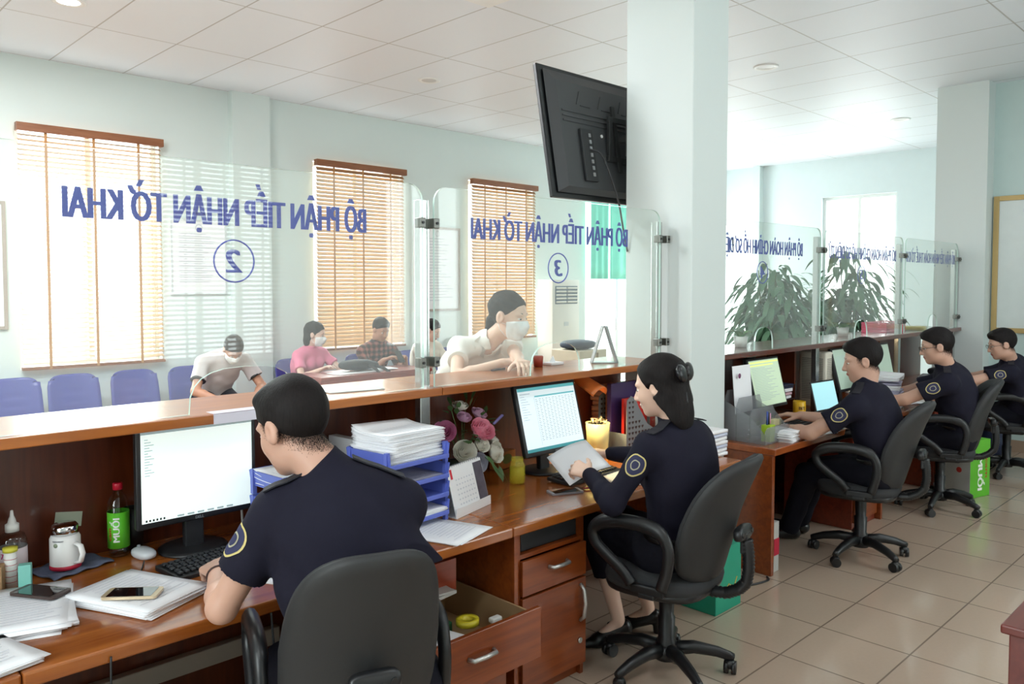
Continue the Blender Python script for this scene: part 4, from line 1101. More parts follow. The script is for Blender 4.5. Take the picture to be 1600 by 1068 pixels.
        if hair == 'short':
            fl = R[:, 0][None] * np.clip(.2 + Q[:, 2:3] * 8, -.1, 1.0) - R[:, 2][None] * np.clip(1 - Q[:, 2:3] * 9, .1, 1)
            LL = np.clip(.004 + .022 * (Q[:, 2] + .0) / .12, .0035, .024) * hs; blades(ho, org, P0, N0, fl, LL, .60, .0009, 3)
            # clipped nape and temples: very short stubble on the skin itself
            bo = [k_ for k_ in kids(t) if k_.name.startswith('body')][0]; nv = len(bo.data.vertices); vv = np.empty(nv * 3); bo.data.vertices.foreach_get('co', vv); vv = vv.reshape(-1, 3) + org; nn = np.empty(nv * 3); bo.data.vertex_normals.foreach_get('vector', nn); nn = nn.reshape(-1, 3)
            q = (vv - head) @ R / hs; line = .72 * q[:, 0] + .006; dz = line - q[:, 2]
            m_ = (dz > -.01) & (dz < .05) & (q[:, 0] < .035) & (q[:, 2] > -.085) & (np.abs(q[:, 1]) < .0795) & (np.linalg.norm(q, axis=1) < .13)
            idx = np.nonzero(m_)[0]
            if len(idx) > 20:
                w_ = np.clip(1 - dz[idx] / .05, .05, 1) ** 2.2; pick = rg.choice(idx, 11000, p=w_ / w_.sum()); P0 = vv[pick] + rg.normal(0, .0025, (11000, 3)) ; N0 = nn[pick]
                blades(ho, org, P0, N0, -R[:, 2][None] * np.ones((11000, 1)), np.full(11000, .0034), .25, .00045, 5)
        else:
            fl = -R[:, 2][None] - R[:, 0][None] * .9 * np.clip(Q[:, 2:3] * 12, 0, 1); LL = (.030 if hair == 'bob' else .018) * np.ones(len(P0)); blades(ho, org, P0, N0, fl, LL, .05, .0009, 3)
    if mask:
        M_ = Field(head - .2, head + .2, .004); head_sdf(M_, head, R, hs, False, female); M_.F = M_.F - .006
        M_.ell(P(.085, 0, -.05), R, np.array((.026, .04, .035)) * hs, .02)
        M_.plane(P(.0, 0, -.026), R[:, 2] - .18 * R[:, 0]); M_.plane(P(0, 0, -.112), -R[:, 2]); M_.plane(P(.026, 0, 0), -R[:, 0])
        mk = M_.mesh('face_mask', maskm, t, org)
        b = MB()
        for y in (-1, 1):
            for z in (-.036, -.095): b.tube([Vector(P(.03, y * .062, z) - org), Vector(P(.0, y * .078, z * .6 - .006) - org), Vector(P(-.022, y * .083, -.01) - org)], .0014, 6)
        b.build('mask_loop', maskm, mk)
    if glasses:
        b = MB()
        for y in (-1, 1):
            ring = [Vector(P(.104, y * (.032 + .023 * math.cos(a)), .0 + .016 * math.sin(a)) - org) for a in [2 * PI * i / 20 for i in range(20)]]
            b.tube(ring, .0016, 6, closed=True, up=tuple(R[:, 0])); b.tube([Vector(P(.104, y * .055, .004) - org), Vector(P(.05, y * .079, .006) - org), Vector(P(-.01, y * .084, .004) - org)], .0016, 6)
        b.tube([Vector(P(.104, .009, .003) - org), Vector(P(.107, 0, .006) - org), Vector(P(.104, -.009, .003) - org)], .0016, 6); b.build('glasses', mat('dark_spectacle_frame', '2a2420', .3), t)
    # ---- sleeve badge and shoulder straps, laid on the cloth
    if badge and shirt is not None:
        me = so.data; bv = BVHTree.FromPolygons([v.co for v in me.vertices], [p.vertices[:] for p in me.polygons])
        c = sh['L'] + (elbow['L'] - sh['L']) * .33; ax = nrm(sh['L'] - elbow['L']); out = nrm(l2 * 1.0 - f2 * .35 + np.array([0, 0, .05])) if not isinstance(badge, tuple) else nrm(badge)
        out = nrm(out - ax * (out @ ax)); sd = np.cross(ax, out)
        def proj(u, v, off):
            o_ = Vector(c - org + ax * v + sd * u + out * .2); hit = bv.ray_cast(o_, Vector(-out), .4)
            return (hit[0] + Vector(out) * off) if hit[0] is not None else (Vector(c - org) + Vector(out) * (.07))
        def shield(k, off, mt, nm, par):
            b = MB(); N_ = 24; rings = []
            for r in (0.02, .35, .7, 1):
                ring = []
                for i in range(N_):
                    a = 2 * PI * i / N_; u = math.cos(a); v = math.sin(a)
                    uu = .036 * k * math.copysign(abs(u) ** .7, u) * (1 if v > -.2 else 1 + .35 * (v + .2)); vv = .044 * k * v * (1.0 if v < 0 else .92 + .08 * abs(u))
                    ring.append(b.bm.verts.new(proj(uu * r, vv * r, off)))
                rings.append(ring)
            for A_, B_ in zip(rings, rings[1:]):
                for i in range(N_): b.bm.faces.new((A_[i], A_[(i + 1) % N_], B_[(i + 1) % N_], B_[i])).smooth = True
            b.bm.faces.new(rings[0]); return b.build(nm, mt, par)
        pb = shield(1.12, .0025, mat('badge_gold_thread', 'c9b876', .6), 'sleeve_badge', t)
        shield(.98, .0035, mat('badge_navy', '23264a', .7), 'badge_field', pb)
        shield(.52, .0048, mat('badge_silver_thread', 'a9a58c', .6), 'badge_emblem', pb)
        shield(.40, .0060, mat('badge_navy', '23264a', .7), 'badge_centre', pb)
        for k_ in 'LR':
            b = MB(); sd_ = 1 if k_ == 'L' else -1
            pts = []
            for q in (0, .25, .5, .75, 1):
                p0 = neck + l2 * sd_ * (.055 + .125 * q) * s + up * .12; hit = bv.ray_cast(Vector(p0 - org), Vector(-up), .4); pts.append((hit[0] + Vector(up) * .004) if hit[0] is not None else Vector(p0 - org - up * .1))
            b.tube(pts, [.026, .026, .025, .024, .022], 8, sy=1, up=tuple(up)) if False else None
            fv = Vector(f2)
            for i in range(4):
                vs = [b.bm.verts.new(pts[i] - fv * .024), b.bm.verts.new(pts[i] + fv * .024), b.bm.verts.new(pts[i + 1] + fv * .022), b.bm.verts.new(pts[i + 1] - fv * .022)]; b.bm.faces.new(vs)
            bmesh.ops.remove_doubles(b.bm, verts=b.bm.verts, dist=.0005); fs = list(b.bm.faces); r = bmesh.ops.solidify(b.bm, geom=fs, thickness=.004)
            b.build('shoulder_strap', mat('strap_cloth', '14141f', .8), t)
    if DBG:
        from bpy_extras.object_utils import world_to_camera_view as wv
        bpy.context.view_layer.update()
        def px(p): q = wv(SC, CO, Vector(p)); return (round(q.x * 1600), round((1 - q.y) * 1068))
        print('DBG', label[:30], 'head', px(head), 'neck', px(neck), 'shL', px(sh['L']), 'shR', px(sh['R']), 'eL', px(elbow['L']), 'eR', px(elbow['R']), 'wL', px(wrist['L']), 'wR', px(wrist['R']), 'pel', px(pelvis), 'anks', [px(a) for a in ank.values()], 'knee', [px(a) for a in knee.values()])
    return t, dict(P=P, R=R, sh=sh, elbow=elbow, wrist=wrist, org=org, s=s)
def band(par, a, b_, q, r, wd, m, name, org):
    p = np.array(a) + (np.array(b_) - np.array(a)) * q; d = nrm(np.array(b_) - np.array(a))
    mb = MB(); mb.tube([Vector(p - d * wd / 2 - org), Vector(p - org), Vector(p + d * wd / 2 - org)], [r, r * 1.06, r], 20); return mb.build(name, m, par)
def AT(x, y, z):
    """world point at height z seen at pixel x, y of the 1600 x 1068 frame (same camera as above)"""
    d = Vector(((x - 800) / 1246.7, -(y - 498.1) / 1246.7, -1)); d.rotate(CO.rotation_euler); k = (z - 1.70) / d.z
    return (d.x * k, d.y * k, z)
DBG = False
Z_ = np.array([0, 0, 1.])
# ---- nearest officer
o1 = (1.20, 1.80, 0)
p1, i1 = person('person', 'officer nearest the camera in navy short sleeves, seen from behind at the first monitor', o1,
    pelvis=(1.25, 1.84, .55), neck=(1.165, 1.885, 1.16), head=(1.105, 2.0, 1.305), hyaw=104, hpitch=-20, tyaw=60, wr=(1.42, 2.24, .83), wl=(1.03, 2.33, .83), skin_k='d', h=.0055,
    shirt=navy, trous=navyt, elb=(np.array([-.7, -.5, -.9]), np.array([.3, -.3, -.9])), hdL=(.25, 1, -.12), hdR=(-.3, 1, -.1), upL=(-.3, 0, 1), feet=((1.15, 2.45, .07, 80), (1.45, 2.40, .07, 60)), shw=.165, bulk=1.02, badge=(-.9, .2, .1), curlL=.75, curlR=.4)
band(p1, i1['elbow']['L'], i1['wrist']['L'], .86, .034, .006, mat('dark_wrist_cord', '3a2420', .6), 'wrist_cord', i1['org'])
# ---- woman with the bow
o2 = (2.90, 1.95, 0)
p2, i2 = person('person', 'seated woman in long navy sleeves with black hair bow, holding a sheet', o2,
    pelvis=(2.90, 1.96, .55), neck=(2.87, 1.93, 1.08), head=(2.83, 1.99, 1.265), hyaw=108, hpitch=-12, tyaw=88, wr=(3.02, 2.42, .88), wl=(2.66, 2.24, .875), skin_k='e', h=.0055, female=True,
    shirt=navy, trous=navyt, sleeve='long', hair='bob', elb=(np.array([-.8, -.6, -.9]), np.array([.7, -.2, -.8])), hdL=(.1, 1, .1), hdR=(-.25, 1, .0), upL=(-.7, -.1, .7), feet=((2.95, 2.30, .13, 150), (3.16, 2.28, .13, 120)), shw=.17, bulk=1.0, badge=(-.85, -.35, .1), curlL=.8, curlR=.5, trlen=.52)
b = MB(); P = i2['P']; og = Vector(i2['org'])
for sd in (-1, 1):
    b.sq(Vector(P(-.118, .012 + sd * .050, .04)) - og, (.018, .052, .038), .9, .9, 14, 8, Matrix([list(r) for r in i2['R']]) @ RX(sd * 14))
    b.sq(Vector(P(-.110, -.005 + sd * .022, -.035)) - og, (.006, .016, .055), .6, .8, 12, 8, Matrix([list(r) for r in i2['R']]) @ RX(sd * 16))
b.sq(Vector(P(-.127, .012, .036)) - og, (.012, .011, .014), .9, .9, 12, 8); b.build('hair_bow', mat('black_satin', '0d0e12', .3), p2)
# ---- laptop officer
p4, i4 = person('person', 'officer in navy short sleeves with wristwatch typing at the desk beyond the pillar', (5.0, 1.95, 0),
    pelvis=(5.02, 1.90, .56), neck=(4.93, 1.96, 1.055), head=(4.93, 1.98, 1.235), hyaw=120, hpitch=-10, tyaw=96, wr=(5.12, 2.46, .82), wl=(4.70, 2.42, .79), skin_k='d', h=.007,
    shirt=navy, trous=navyt, elb=(np.array([-.8, -.2, -.7]), np.array([.8, -.2, -.8])), hdL=(.15, 1, .0), hdR=(-.45, 1, .0), feet=((5.02, 2.48, .07, 125), (5.2, 2.50, .07, 100)), shw=.19, bulk=1.08, badge=(-.9, -.2, .1), curlL=.25, curlR=.35, epaul=True)
band(p4, i4['elbow']['L'], i4['wrist']['L'], .90, .031, .012, mat('steel_watch_strap', '9a9c9e', .25, .9), 'wristwatch', i4['org'])
p5, i5 = person('person', 'officer in glasses and navy short sleeves behind the tall stack of files', (6.5, 2.0, 0),
    pelvis=(6.55, 1.92, .58), neck=(6.40, 1.95, 1.07), head=(6.32, 2.0, 1.245), hyaw=118, hpitch=-10, tyaw=108, wr=(6.45, 2.52, .80), wl=(6.10, 2.40, .79), skin_k='d', h=.008,
    shirt=navy, trous=navyt, elb=(np.array([-.8, -.2, -.7]), np.array([.8, -.2, -.8])), feet=((6.4, 2.50, .07, 110), (6.6, 2.52, .07, 100)), shw=.19, bulk=1.08, badge=(-.9, -.2, .1), glasses=True)
p6, i6 = person('person', 'farthest officer in navy with both bare forearms on the desk, at the right edge', (8.15, 1.95, 0),
    pelvis=(8.17, 1.92, .56), neck=(8.0, 1.93, 1.02), head=(7.88, 1.97, 1.18), hyaw=122, hpitch=-12, tyaw=105, wr=(8.0, 2.50, .79), wl=(7.50, 2.45, .79), skin_k='d', h=.009,
    shirt=navy, trous=navyt, elb=(np.array([-.8, -.2, -.5]), np.array([.5, -.2, -.8])), feet=((8.0, 2.50, .07, 110), (8.3, 2.52, .07, 100)), shw=.19, bulk=1.05, badge=(-.9, -.2, .1), glasses=True)
# ---- woman leaning on the ledge
white = mat('white_blouse_cloth', 'eeeae4', .75, var=.03, bump=.25, bscale=400)
p3, i3 = person('person', 'masked woman in a white blouse leaning her forearms on the ledge behind the glass', (3.15, 3.75, 0),
    pelvis=(3.22, 3.86, 1.0), neck=(2.955, 3.215, 1.38), head=(2.98, 3.075, 1.53), hyaw=-72, hpitch=-8, tyaw=-112, syaw=-102, wr=AT(785, 566, 1.300), wl=AT(812, 566, 1.312), skin_k='e', h=.0055, female=True, mask=True, hair='tied',
    shirt=white, trous=mat('dark_skirt_cloth', '2b2d36', .8), elb=(np.array([.9, .6, -.5]), np.array([-1., .3, -.5])), hdR=(1, -.2, -.03), hdL=(-.5, -.8, .0), upR=(.1, -.3, 1), feet=((3.25, 3.9, .07, -100), (3.05, 3.9, .07, -110)), kneeh=np.array([-.3, -1, 0]), shw=.165, bulk=.92, curlL=.6, curlR=.55, eyec=.45, sleeve_t=.42, collar=False)
rev = MB(); bw = BVHTree.FromPolygons([v.co for k_ in kids(p3) if k_.name.startswith('shirt') for v in k_.data.vertices], [q_.vertices[:] for k_ in kids(p3) if k_.name.startswith('shirt') for q_ in k_.data.polygons])
f3, l3 = dirv(-102), np.cross([0, 0, 1], dirv(-102)); n3 = np.array((2.955, 3.215, 1.38)); o3 = np.array(i3['org'])
for sd in (-1, 1):
    rev = MB(); pts_ = [(.060, .045), (.098, .02), (.105, -.02), (.060, -.065), (.018, -.085), (.045, -.03)]
    vs = []
    for u, v in pts_:
        p_ = Vector(n3 - o3 + l3 * sd * u + np.array([0, 0, v]) + f3 * .35); h_ = bw.ray_cast(p_, Vector(-f3), .6); vs.append(rev.bm.verts.new((h_[0] + Vector(f3) * .006) if h_[0] is not None else p_ - Vector(f3) * .3))
    rev.bm.faces.new(vs); bmesh.ops.solidify(rev.bm, geom=list(rev.bm.faces), thickness=.004); rev.build('collar', white, p3)
# ---- hall people
p7, i7 = person('person', 'man in a grey polo with black cuffs, bent over in a blue chair', (3.37, 7.55, 0),
    pelvis=(3.38, 7.72, .60), neck=(3.39, 7.42, 1.02), head=(3.40, 7.28, 1.085), hyaw=-95, hpitch=-48, tyaw=-95, wr=(3.22, 7.16, .62), wl=(3.54, 7.14, .62), skin_k='c', h=.010, mask=True,
    shirt=mat('grey_polo_cloth', 'c6bfc0', .85), trous=mat('dark_trouser', '22242c', .85), elb=(np.array([1, .2, -.6]), np.array([-1, .2, -.6])), feet=((3.55, 7.3, .07, -90), (3.2, 7.3, .07, -100)), shw=.2, bulk=1.05)
for k in 'LR': band(p7, i7['sh'][k], i7['elbow'][k], .60, .069, .022, blackp, 'sleeve_cuff', i7['org'])
p8, i8 = person('person', 'woman in a pink shirt and mask with long dark hair at the hall desk', (4.45, 7.6, 0),
    pelvis=(4.42, 7.72, .56), neck=(4.42, 7.62, 1.0), head=(4.44, 7.55, 1.17), hyaw=-45, hpitch=-10, tyaw=-75, wr=(4.30, 7.20, .83), wl=(4.75, 7.25, .83), skin_k='b', h=.010, female=True, mask=True, hair='long',
    shirt=mat('pink_cloth', 'e0809e', .8), trous=mat('dark_trouser', '22242c', .85), feet=((4.55, 7.35, .07), (4.35, 7.35, .07)), shw=.175)
p9, i9 = person('person', 'man in a dark plaid shirt looking at his phone at the hall desk', (5.25, 7.6, 0),
    pelvis=(5.28, 7.74, .56), neck=(5.26, 7.60, 1.02), head=(5.24, 7.50, 1.18), hyaw=-85, hpitch=-20, tyaw=-90, wr=(5.16, 7.22, .88), wl=(5.32, 7.22, .90), skin_k='c', h=.010,
    shirt=None, trous=mat('dark_trouser', '22242c', .85), feet=((5.4, 7.35, .07), (5.15, 7.35, .07)), shw=.195) if False else (None, None)
def plaid():
    m, N, L, b = nt('plaid_cloth'); tc = N.new('ShaderNodeTexCoord'); cols = []
    for d in ('X', 'Z'):
        w = N.new('ShaderNodeTexWave'); w.bands_direction = d; w.inputs['Scale'].default_value = 5; w.inputs['Distortion'].default_value = 2; L.new(tc.outputs['Object'], w.inputs[0]); cols.append(w)
    a = N.new('ShaderNodeMath'); a.operation = 'ADD'; L.new(cols[0].outputs['Fac'], a.inputs[0]); L.new(cols[1].outputs['Fac'], a.inputs[1])
    r = N.new('ShaderNodeValToRGB'); e = r.color_ramp.elements; e[0].position = .3; e[0].color = (*srgb('2c1a1c'), 1); e[1].position = .95; e[1].color = (*srgb('9a5a50'), 1)
    h_ = N.new('ShaderNodeMath'); h_.operation = 'MULTIPLY'; h_.inputs[1].default_value = .5; L.new(a.outputs[0], h_.inputs[0]); L.new(h_.outputs[0], r.inputs[0]); L.new(r.outputs[0], b.inputs[0]); b.inputs['Roughness'].default_value = .85
    return m
p9, i9 = person('person', 'man in a dark plaid shirt looking at his phone at the hall desk', (5.25, 7.6, 0),
    pelvis=(5.30, 7.74, .56), neck=(5.27, 7.60, 1.02), head=(5.25, 7.50, 1.19), hyaw=-88, hpitch=-22, tyaw=-90, wr=(5.13, 7.27, .87), wl=(5.42, 7.27, .87), skin_k='c', h=.010, hdR=(.7, -.5, .3), hdL=(-.7, -.5, .3),
    shirt=plaid(), trous=mat('dark_trouser', '22242c', .85), feet=((5.4, 7.35, .07), (5.15, 7.35, .07)), shw=.195)
p10, i10 = person('person', 'person in a cream top with dark hair, half hidden behind the steel post', (6.02, 7.6, 0),
    pelvis=(6.05, 7.74, .56), neck=(6.0, 7.62, .99), head=(6.02, 7.54, 1.15), hyaw=-60, hpitch=-25, tyaw=-80, wr=(6.05, 7.2, .78), wl=(6.25, 7.25, .78), skin_k='b', h=.010, female=True, hair='tied',
    shirt=mat('cream_cloth', 'e6dcd0', .8), trous=mat('grey_trouser', '6d7078', .85), feet=((6.15, 7.35, .07), (5.9, 7.35, .07)), shw=.17)
# ================================================================== desk things
D = .75
scrm = mat('lit_page_screen', 'e6f3ef', .25, emit=.34, var=.0)
def screen_mat(name, base, e): return mat(name, base, .25, emit=e, var=0)
def monitor(lab, c, w, h, rz, tilt, face, bez=.016, rows=None, zb=D, base_y=.11, tint='b9c6c8', task=None):
    """c is the centre of the screen"""
    t = thing('monitor', lab, 'monitor', (c[0], c[1], zb), math.radians(rz)); zc = c[2] - zb; R_ = RX(-tilt)
    b = MB(); b.box((0, .012, zc), (w + 2 * bez, .028, h + 2 * bez + .006), R_, bev=.006, seg=3); b.box((0, .035, zc), (w * .6, .03, h * .6), R_, bev=.01); b.build('housing', blackp, t)
    b = MB(); b.box(V(0, .012, zc) + R_ @ V(0, -.0150, .003), (w, .001, h), R_); sc = b.build('screen', face, t)
    b = MB(); rnd = random.Random(int(c[0] * 100))
    for (u0, u1, v0, v1, mi) in rows or []:
        b.mi = mi; b.box(V(0, .012, zc) + R_ @ V((u0 + u1 - 1) / 2 * w, -.0158, .003 + (v0 + v1 - 1) / 2 * h), ((u1 - u0) * w, .0006, (v1 - v0) * h), R_)
    if rows: b.build('screen_content', [screen_mat('screen_text', '9fb0b2', .2), screen_mat('screen_bar', '5fb4bc', .25), screen_mat('screen_task', '3c8f97', .2), blackp, screen_mat('screen_highlight', 'e4ef8e', .3)], sc)
    b = MB(); b.text('DELL', Matrix.Translation(V(0, .012, zc) + R_ @ V(0, -.0146, -h / 2 - bez * .85)) @ R_.to_4x4() @ Matrix.Rotation(R90, 4, 'X'), width=.03, ext=.0004, off=.01); b.build('logo', greyp, t)
    b = MB(); b.box((0, .06, max(.06, (zc - h * .25) / 2 + .01)), (.07, .03, max(.1, zc - h * .2)), RX(-3), bev=.006); b.build('stand', blackp, t)
    b = MB(); b.lathe([(0, .001), (.118, .001), (.118, .008), (.10, .016), (0, .018)], (0, .06, 0), 30); b.build('base', blackp, t)
    return t
rowsA = [(.0, 1, .96, 1, 0)] + [(.03, .03 + .03 + .05 * ((i * 7) % 5) / 4, .9 - i * .03, .908 - i * .03, 0) for i in range(14)] + [(.03 + i * .03, .045 + i * .03, .012, .035, 3) for i in range(6)] + [(.3 + i * .09, .36 + i * .09, .01, .03, 0) for i in range(6)]
rowsB = [(0, 1, .95, 1, 1), (0, 1, 0, .05, 2), (.03, .2, .90, .91, 0), (.27, .98, .84, .862, 1), (.26, .262, .08, .84, 0)] + [(.03, .10 + .1 * ((i * 5) % 4) / 4, .86 - i * .04, .866 - i * .04, 0) for i in range(10)] + [(.28 + k * .058, .30 + k * .058 + .015 * ((i + k) % 2), .80 - i * .028, .808 - i * .028, 0) for i in range(24) for k in range(12)]
rowsC = [(.0, 1, .93, .97, 4), (.0, .8, .87, .90, 4)] + [(.05, .5 + .4 * ((i * 3) % 5) / 5, .82 - i * .035, .828 - i * .035, 0) for i in range(21)]
monitor('black monitor with a nearly blank white page at the left, beside the green bottle', (1.165, 2.78, 1.045), .395, .315, 0, 0, scrm, rows=rowsA)
monitor('black monitor with a spreadsheet facing the seated woman', (2.935, 2.72, 1.03), .415, .315, 0, 15, screen_mat('spreadsheet_screen', 'd8e8ee', .30), rows=rowsB)
monitor('monitor with a pale green page beyond the pillar, behind the mesh organiser', (5.04, 2.66, 1.03), .40, .31, 0, 14, screen_mat('green_page_screen', 'c3d8bb', .24), rows=rowsC)
monitor('dim monitor behind the cream fan heater and the typing officer', (6.32, 2.66, 1.03), .38, .31, 0, 14, screen_mat('dim_green_screen', 'a9bfae', .16), rows=rowsC[2:14])
monitor('dark edged monitor in front of the officer in glasses', (7.15, 2.70, 1.02), .38, .30, 0, 12, screen_mat('dim_green_screen', 'a9bfae', .16))
def keyboard(lab, x, y, rz, w=.44, d=.15, pale=False):
    t = thing('keyboard', lab, 'keyboard', (x, y, D), math.radians(rz))
    b = MB(); b.box((0, 0, .011), (w, d, .018), RX(3), bev=.004, seg=2); b.build('case', blackp, t)
    b = MB()
    for r in range(5):
        n = 19
        for k in range(n):
            if r == 0 and 4 < k < 9: continue
            b.box((-w / 2 + .018 + k * (w - .03) / n + .003 * (r % 2), -d / 2 + .022 + r * (d - .03) / 5, .023 + .0015 * r), (.0165, .0185, .008), bev=.0025, seg=1)
        if r == 0: b.box((-w / 2 + .018 + 6.5 * (w - .03) / n, -d / 2 + .022, .023), (.085, .0185, .008), bev=.0025, seg=1)
    b.build('keys', mat('black_keycaps', '202226', .5), t); return t
keyboard('black keyboard under the left hand of the nearest officer', 1.20, 2.64, 8)
keyboard('black keyboard lit by the desk lamp in front of the seated woman', 3.00, 2.55, 4, .42, .15)
keyboard('dark keyboard between the yellow mug and the wristwatch', 5.18, 2.52, 2)
def mouse(lab, x, y, rz, m=whitep, pre='computer_mouse'):
    t = thing(pre, lab, 'mouse', (x, y, D), math.radians(rz)); b = MB(); b.sq((0, 0, .016), (.031, .055, .019), .8, .8, 20, 10); b.build('shell', m, t); b = MB(); b.cyl((-.004, .03, .033), (.004, .03, .033), .007, n=12); b.build('wheel', greyp, t); return t
mouse('pale mouse left of the nearest keyboard', 1.0, 2.86, 10, mat('pale_grey_plastic', 'c3c8cc', .4))
mouse('white mouse to the right of the nearest monitor', 1.50, 2.80, -20)
def phone(lab, x, y, z, rz, body, glass='0d1014', w=.078, l=.158):
    t = thing('smartphone', lab, 'phone', (x, y, z), math.radians(rz))
    b = MB(); b.prism(rrect(w, l, .011), .008); b.build('body', body, t)
    b = MB(); b.prism(rrect(w - .008, l - .03, .002), .0006, Matrix.Translation((0, 0, .0082))); b.build('screen', mat('phone_glass', glass, .05, coat=1), t)
    return t
gold_ = mat('champagne_metal', 'd8c4a4', .3, .4)
def sheets(name, lab, x, y, z, rz, n, w=.21, l=.30, curl=0, m=None, t0=.0022, jit=5, cat='paper', group=None, lines=True):
    """a loose stack of sheets; one mesh because the leaves are one pile"""
    rnd = random.Random(int(x * 1000) + n); b = MB(); zz = 0
    for i in range(n):
        th = t0; a = math.radians(rnd.uniform(-jit, jit)); dx, dy = rnd.uniform(-1, 1) * .002 * jit, rnd.uniform(-1, 1) * .002 * jit; last = i == n - 1
        cu = curl * (i / max(1, n - 1))
        def fn(u, v, a=a, dx=dx, dy=dy, z0=zz, cu=cu):
            X_, Y_ = (u - .5) * w, (v - .5) * l
            return V(X_ * math.cos(a) - Y_ * math.sin(a) + dx, X_ * math.sin(a) + Y_ * math.cos(a) + dy, z0 + cu * max(0, (u - .55)) ** 2 * 4 * (.5 + v * .5) + cu * .6 * max(0, .25 - u) * v)
        b.grid(fn, 8, 8, th * .85); zz += th
    o = b.build(name, m or paperm, None); o.location = (x, y, z + t0); o.rotation_euler = (0, 0, math.radians(rz)); tag(o, lab, cat, group)
    if lines:
        k = MB()
        for i in range(14):
            yy = l * .38 - i * l * .055; k.box((rnd.uniform(-.01, .01), yy, zz - t0 * .0 + .0008), (w * rnd.uniform(.5, .8), .0022, .0004))
        k.build('print', mat('pale_print', 'cbced6', .7), o)
    return o
sheets('paper_stack', 'thick stack of white sheets carrying the gold phone on the nearest desk', .855, 2.50, D, 24, 12, .24, .33, .0, jit=3)
sheets('paper_stack', 'white forms with grey table print at the lower left, left of the gold phone', .56, 2.60, D, -12, 10, .26, .36, .0, jit=7)
sheets('paper_stack', 'corner of another stack of forms at the bottom left edge', .40, 2.36, D, 14, 8, .21, .3, jit=4)
phone('gold phone lying face up on the white paper stack', .825, 2.455, D + .031, 50, gold_)
phone('dark phone lying on the forms behind the cardboard box', .635, 2.67, D + .027, 32, mat('bronze_phone', '4a3c38', .3, .3))
phone('phone in a grey case in front of the yellow jar', 2.70, 2.415, D + .001, 66, mat('grey_case', '85868c', .4))
sheets('loose_sheet', 'white sheet under the arm of the nearest officer', 1.30, 2.36, D, 30, 2, .21, .297, jit=3)
sheets('loose_sheets', 'loose white sheets on the desk below the tent calendar', 1.93, 2.36, D, 22, 3, .24, .31, jit=9)
# green tea bottle
def mlabel(b, txt, r, z0, th0, size, vert=True):
    """lettering wrapped round a bottle"""
    b2 = MB(); b2.text(txt, Matrix.Identity(4), width=size[0], height=size[1], ext=.0003, off=.02)
    return b2
t = thing('drink_bottle', 'plastic bottle with red cap and bright green label against the dark panel', 'bottle', (.945, 2.94, D))
b = MB(); b.lathe([(0, .002), (.030, .002), (.034, .008), (.033, .02), (.035, .03), (.035, .175), (.033, .195), (.024, .215), (.014, .228), (.013, .238), (0, .238)], n=30); b.build('bottle', thin_glass('clear_plastic', (.90, .93, .92), 1.4, .04), t)
b = MB(); b.lathe([(.0355, .035), (.0358, .035), (.0358, .160), (.0355, .160)], n=30); lb = b.build('wrapper', mat('green_label', '62c832', .4), t)
b = MB(); b.lathe([(0, .236), (.0165, .236), (.0165, .256), (.015, .259), (0, .259)], n=24); b.build('cap', mat('red_cap', 'd2203a', .35), t)
def wrap_text(txt, r, zc, th, w, h, m, par, rot90=True, nm='lettering'):
    b = MB(); b.text(txt, Matrix.Identity(4), width=w, height=h, ext=.0006, off=.05)
    bmesh.ops.triangulate(b.bm, faces=list(b.bm.faces))
    for _ in range(3):
        le = [e for e in b.bm.edges if e.calc_length() > .004]
        if le: bmesh.ops.subdivide_edges(b.bm, edges=le, cuts=1); bmesh.ops.triangulate(b.bm, faces=list(b.bm.faces))
    for v in b.bm.verts:
        x, y, z = v.co
        u, q = (-(y - h / 2), x) if rot90 else (x, y - h / 2)
        a = th + u / r; v.co = V((r + .0004 + z) * math.cos(a), (r + .0004 + z) * math.sin(a), zc + q)
    return b.build(nm, m, par)
wrap_text('MUỐI', .0358, .10, -2.10, .085, .022, mat('label_white', 'f2f4f0', .5), lb)
wrap_text('cam', .0358, .085, -2.75, .045, .013, mat('label_red', 'b8322a', .5), lb)
t = thing('cup', 'black cup standing behind the green label bottle', 'cup', (1.01, 2.985, D)); b = MB(); b.lathe([(0, .001), (.030, .001), (.036, .15), (.033, .15), (.028, .008), (0, .008)], n=26); b.build('body', blackp, t)
t = thing('tumbler', 'white steel mug with chrome lid, red base band and handle on a folded cloth', 'mug', (.765, 2.90, D + .016))
b = MB(); b.lathe([(0, .001), (.046, .001), (.0465, .015), (.046, .10), (.040, .112), (0, .112)], n=32); b.build('body', mat('white_enamel', 'e6e6e4', .25), t)
b = MB(); b.lathe([(.047, .001), (.0475, .001), (.0475, .014), (.047, .014)], n=32); b.build('base_band', mat('red_band', 'b8203a', .4), t)
b = MB(); b.lathe([(0, .112), (.040, .112), (.040, .138), (.034, .146), (0, .147)], n=32); b.build('lid', mat('chrome', 'd8d8d8', .08, 1), t)
b = MB(); b.tube([(.02, -.043, .085), (.028, -.066, .08), (.032, -.074, .055), (.028, -.066, .028), (.02, -.043, .022)], .006, 10, sy=1.6); b.build('handle', mat('white_enamel', 'e6e6e4', .25), t)
wrap_text('KANGAROO', .0472, .098, -2.3, .035, .005, mat('grey_ink', '8a8c94', .7), t, False)
b = MB(); b.lathe([(0, 0), (.007, 0), (.007, .0008), (0, .0008)], n=16, M=Matrix.Rotation(-2.45, 4, 'Z') @ Matrix.Translation((.0472, 0, .085)) @ Matrix.Rotation(R90, 4, 'Y')); b.build('emblem', mat('pale_emblem', '8f9a80', .5), t)
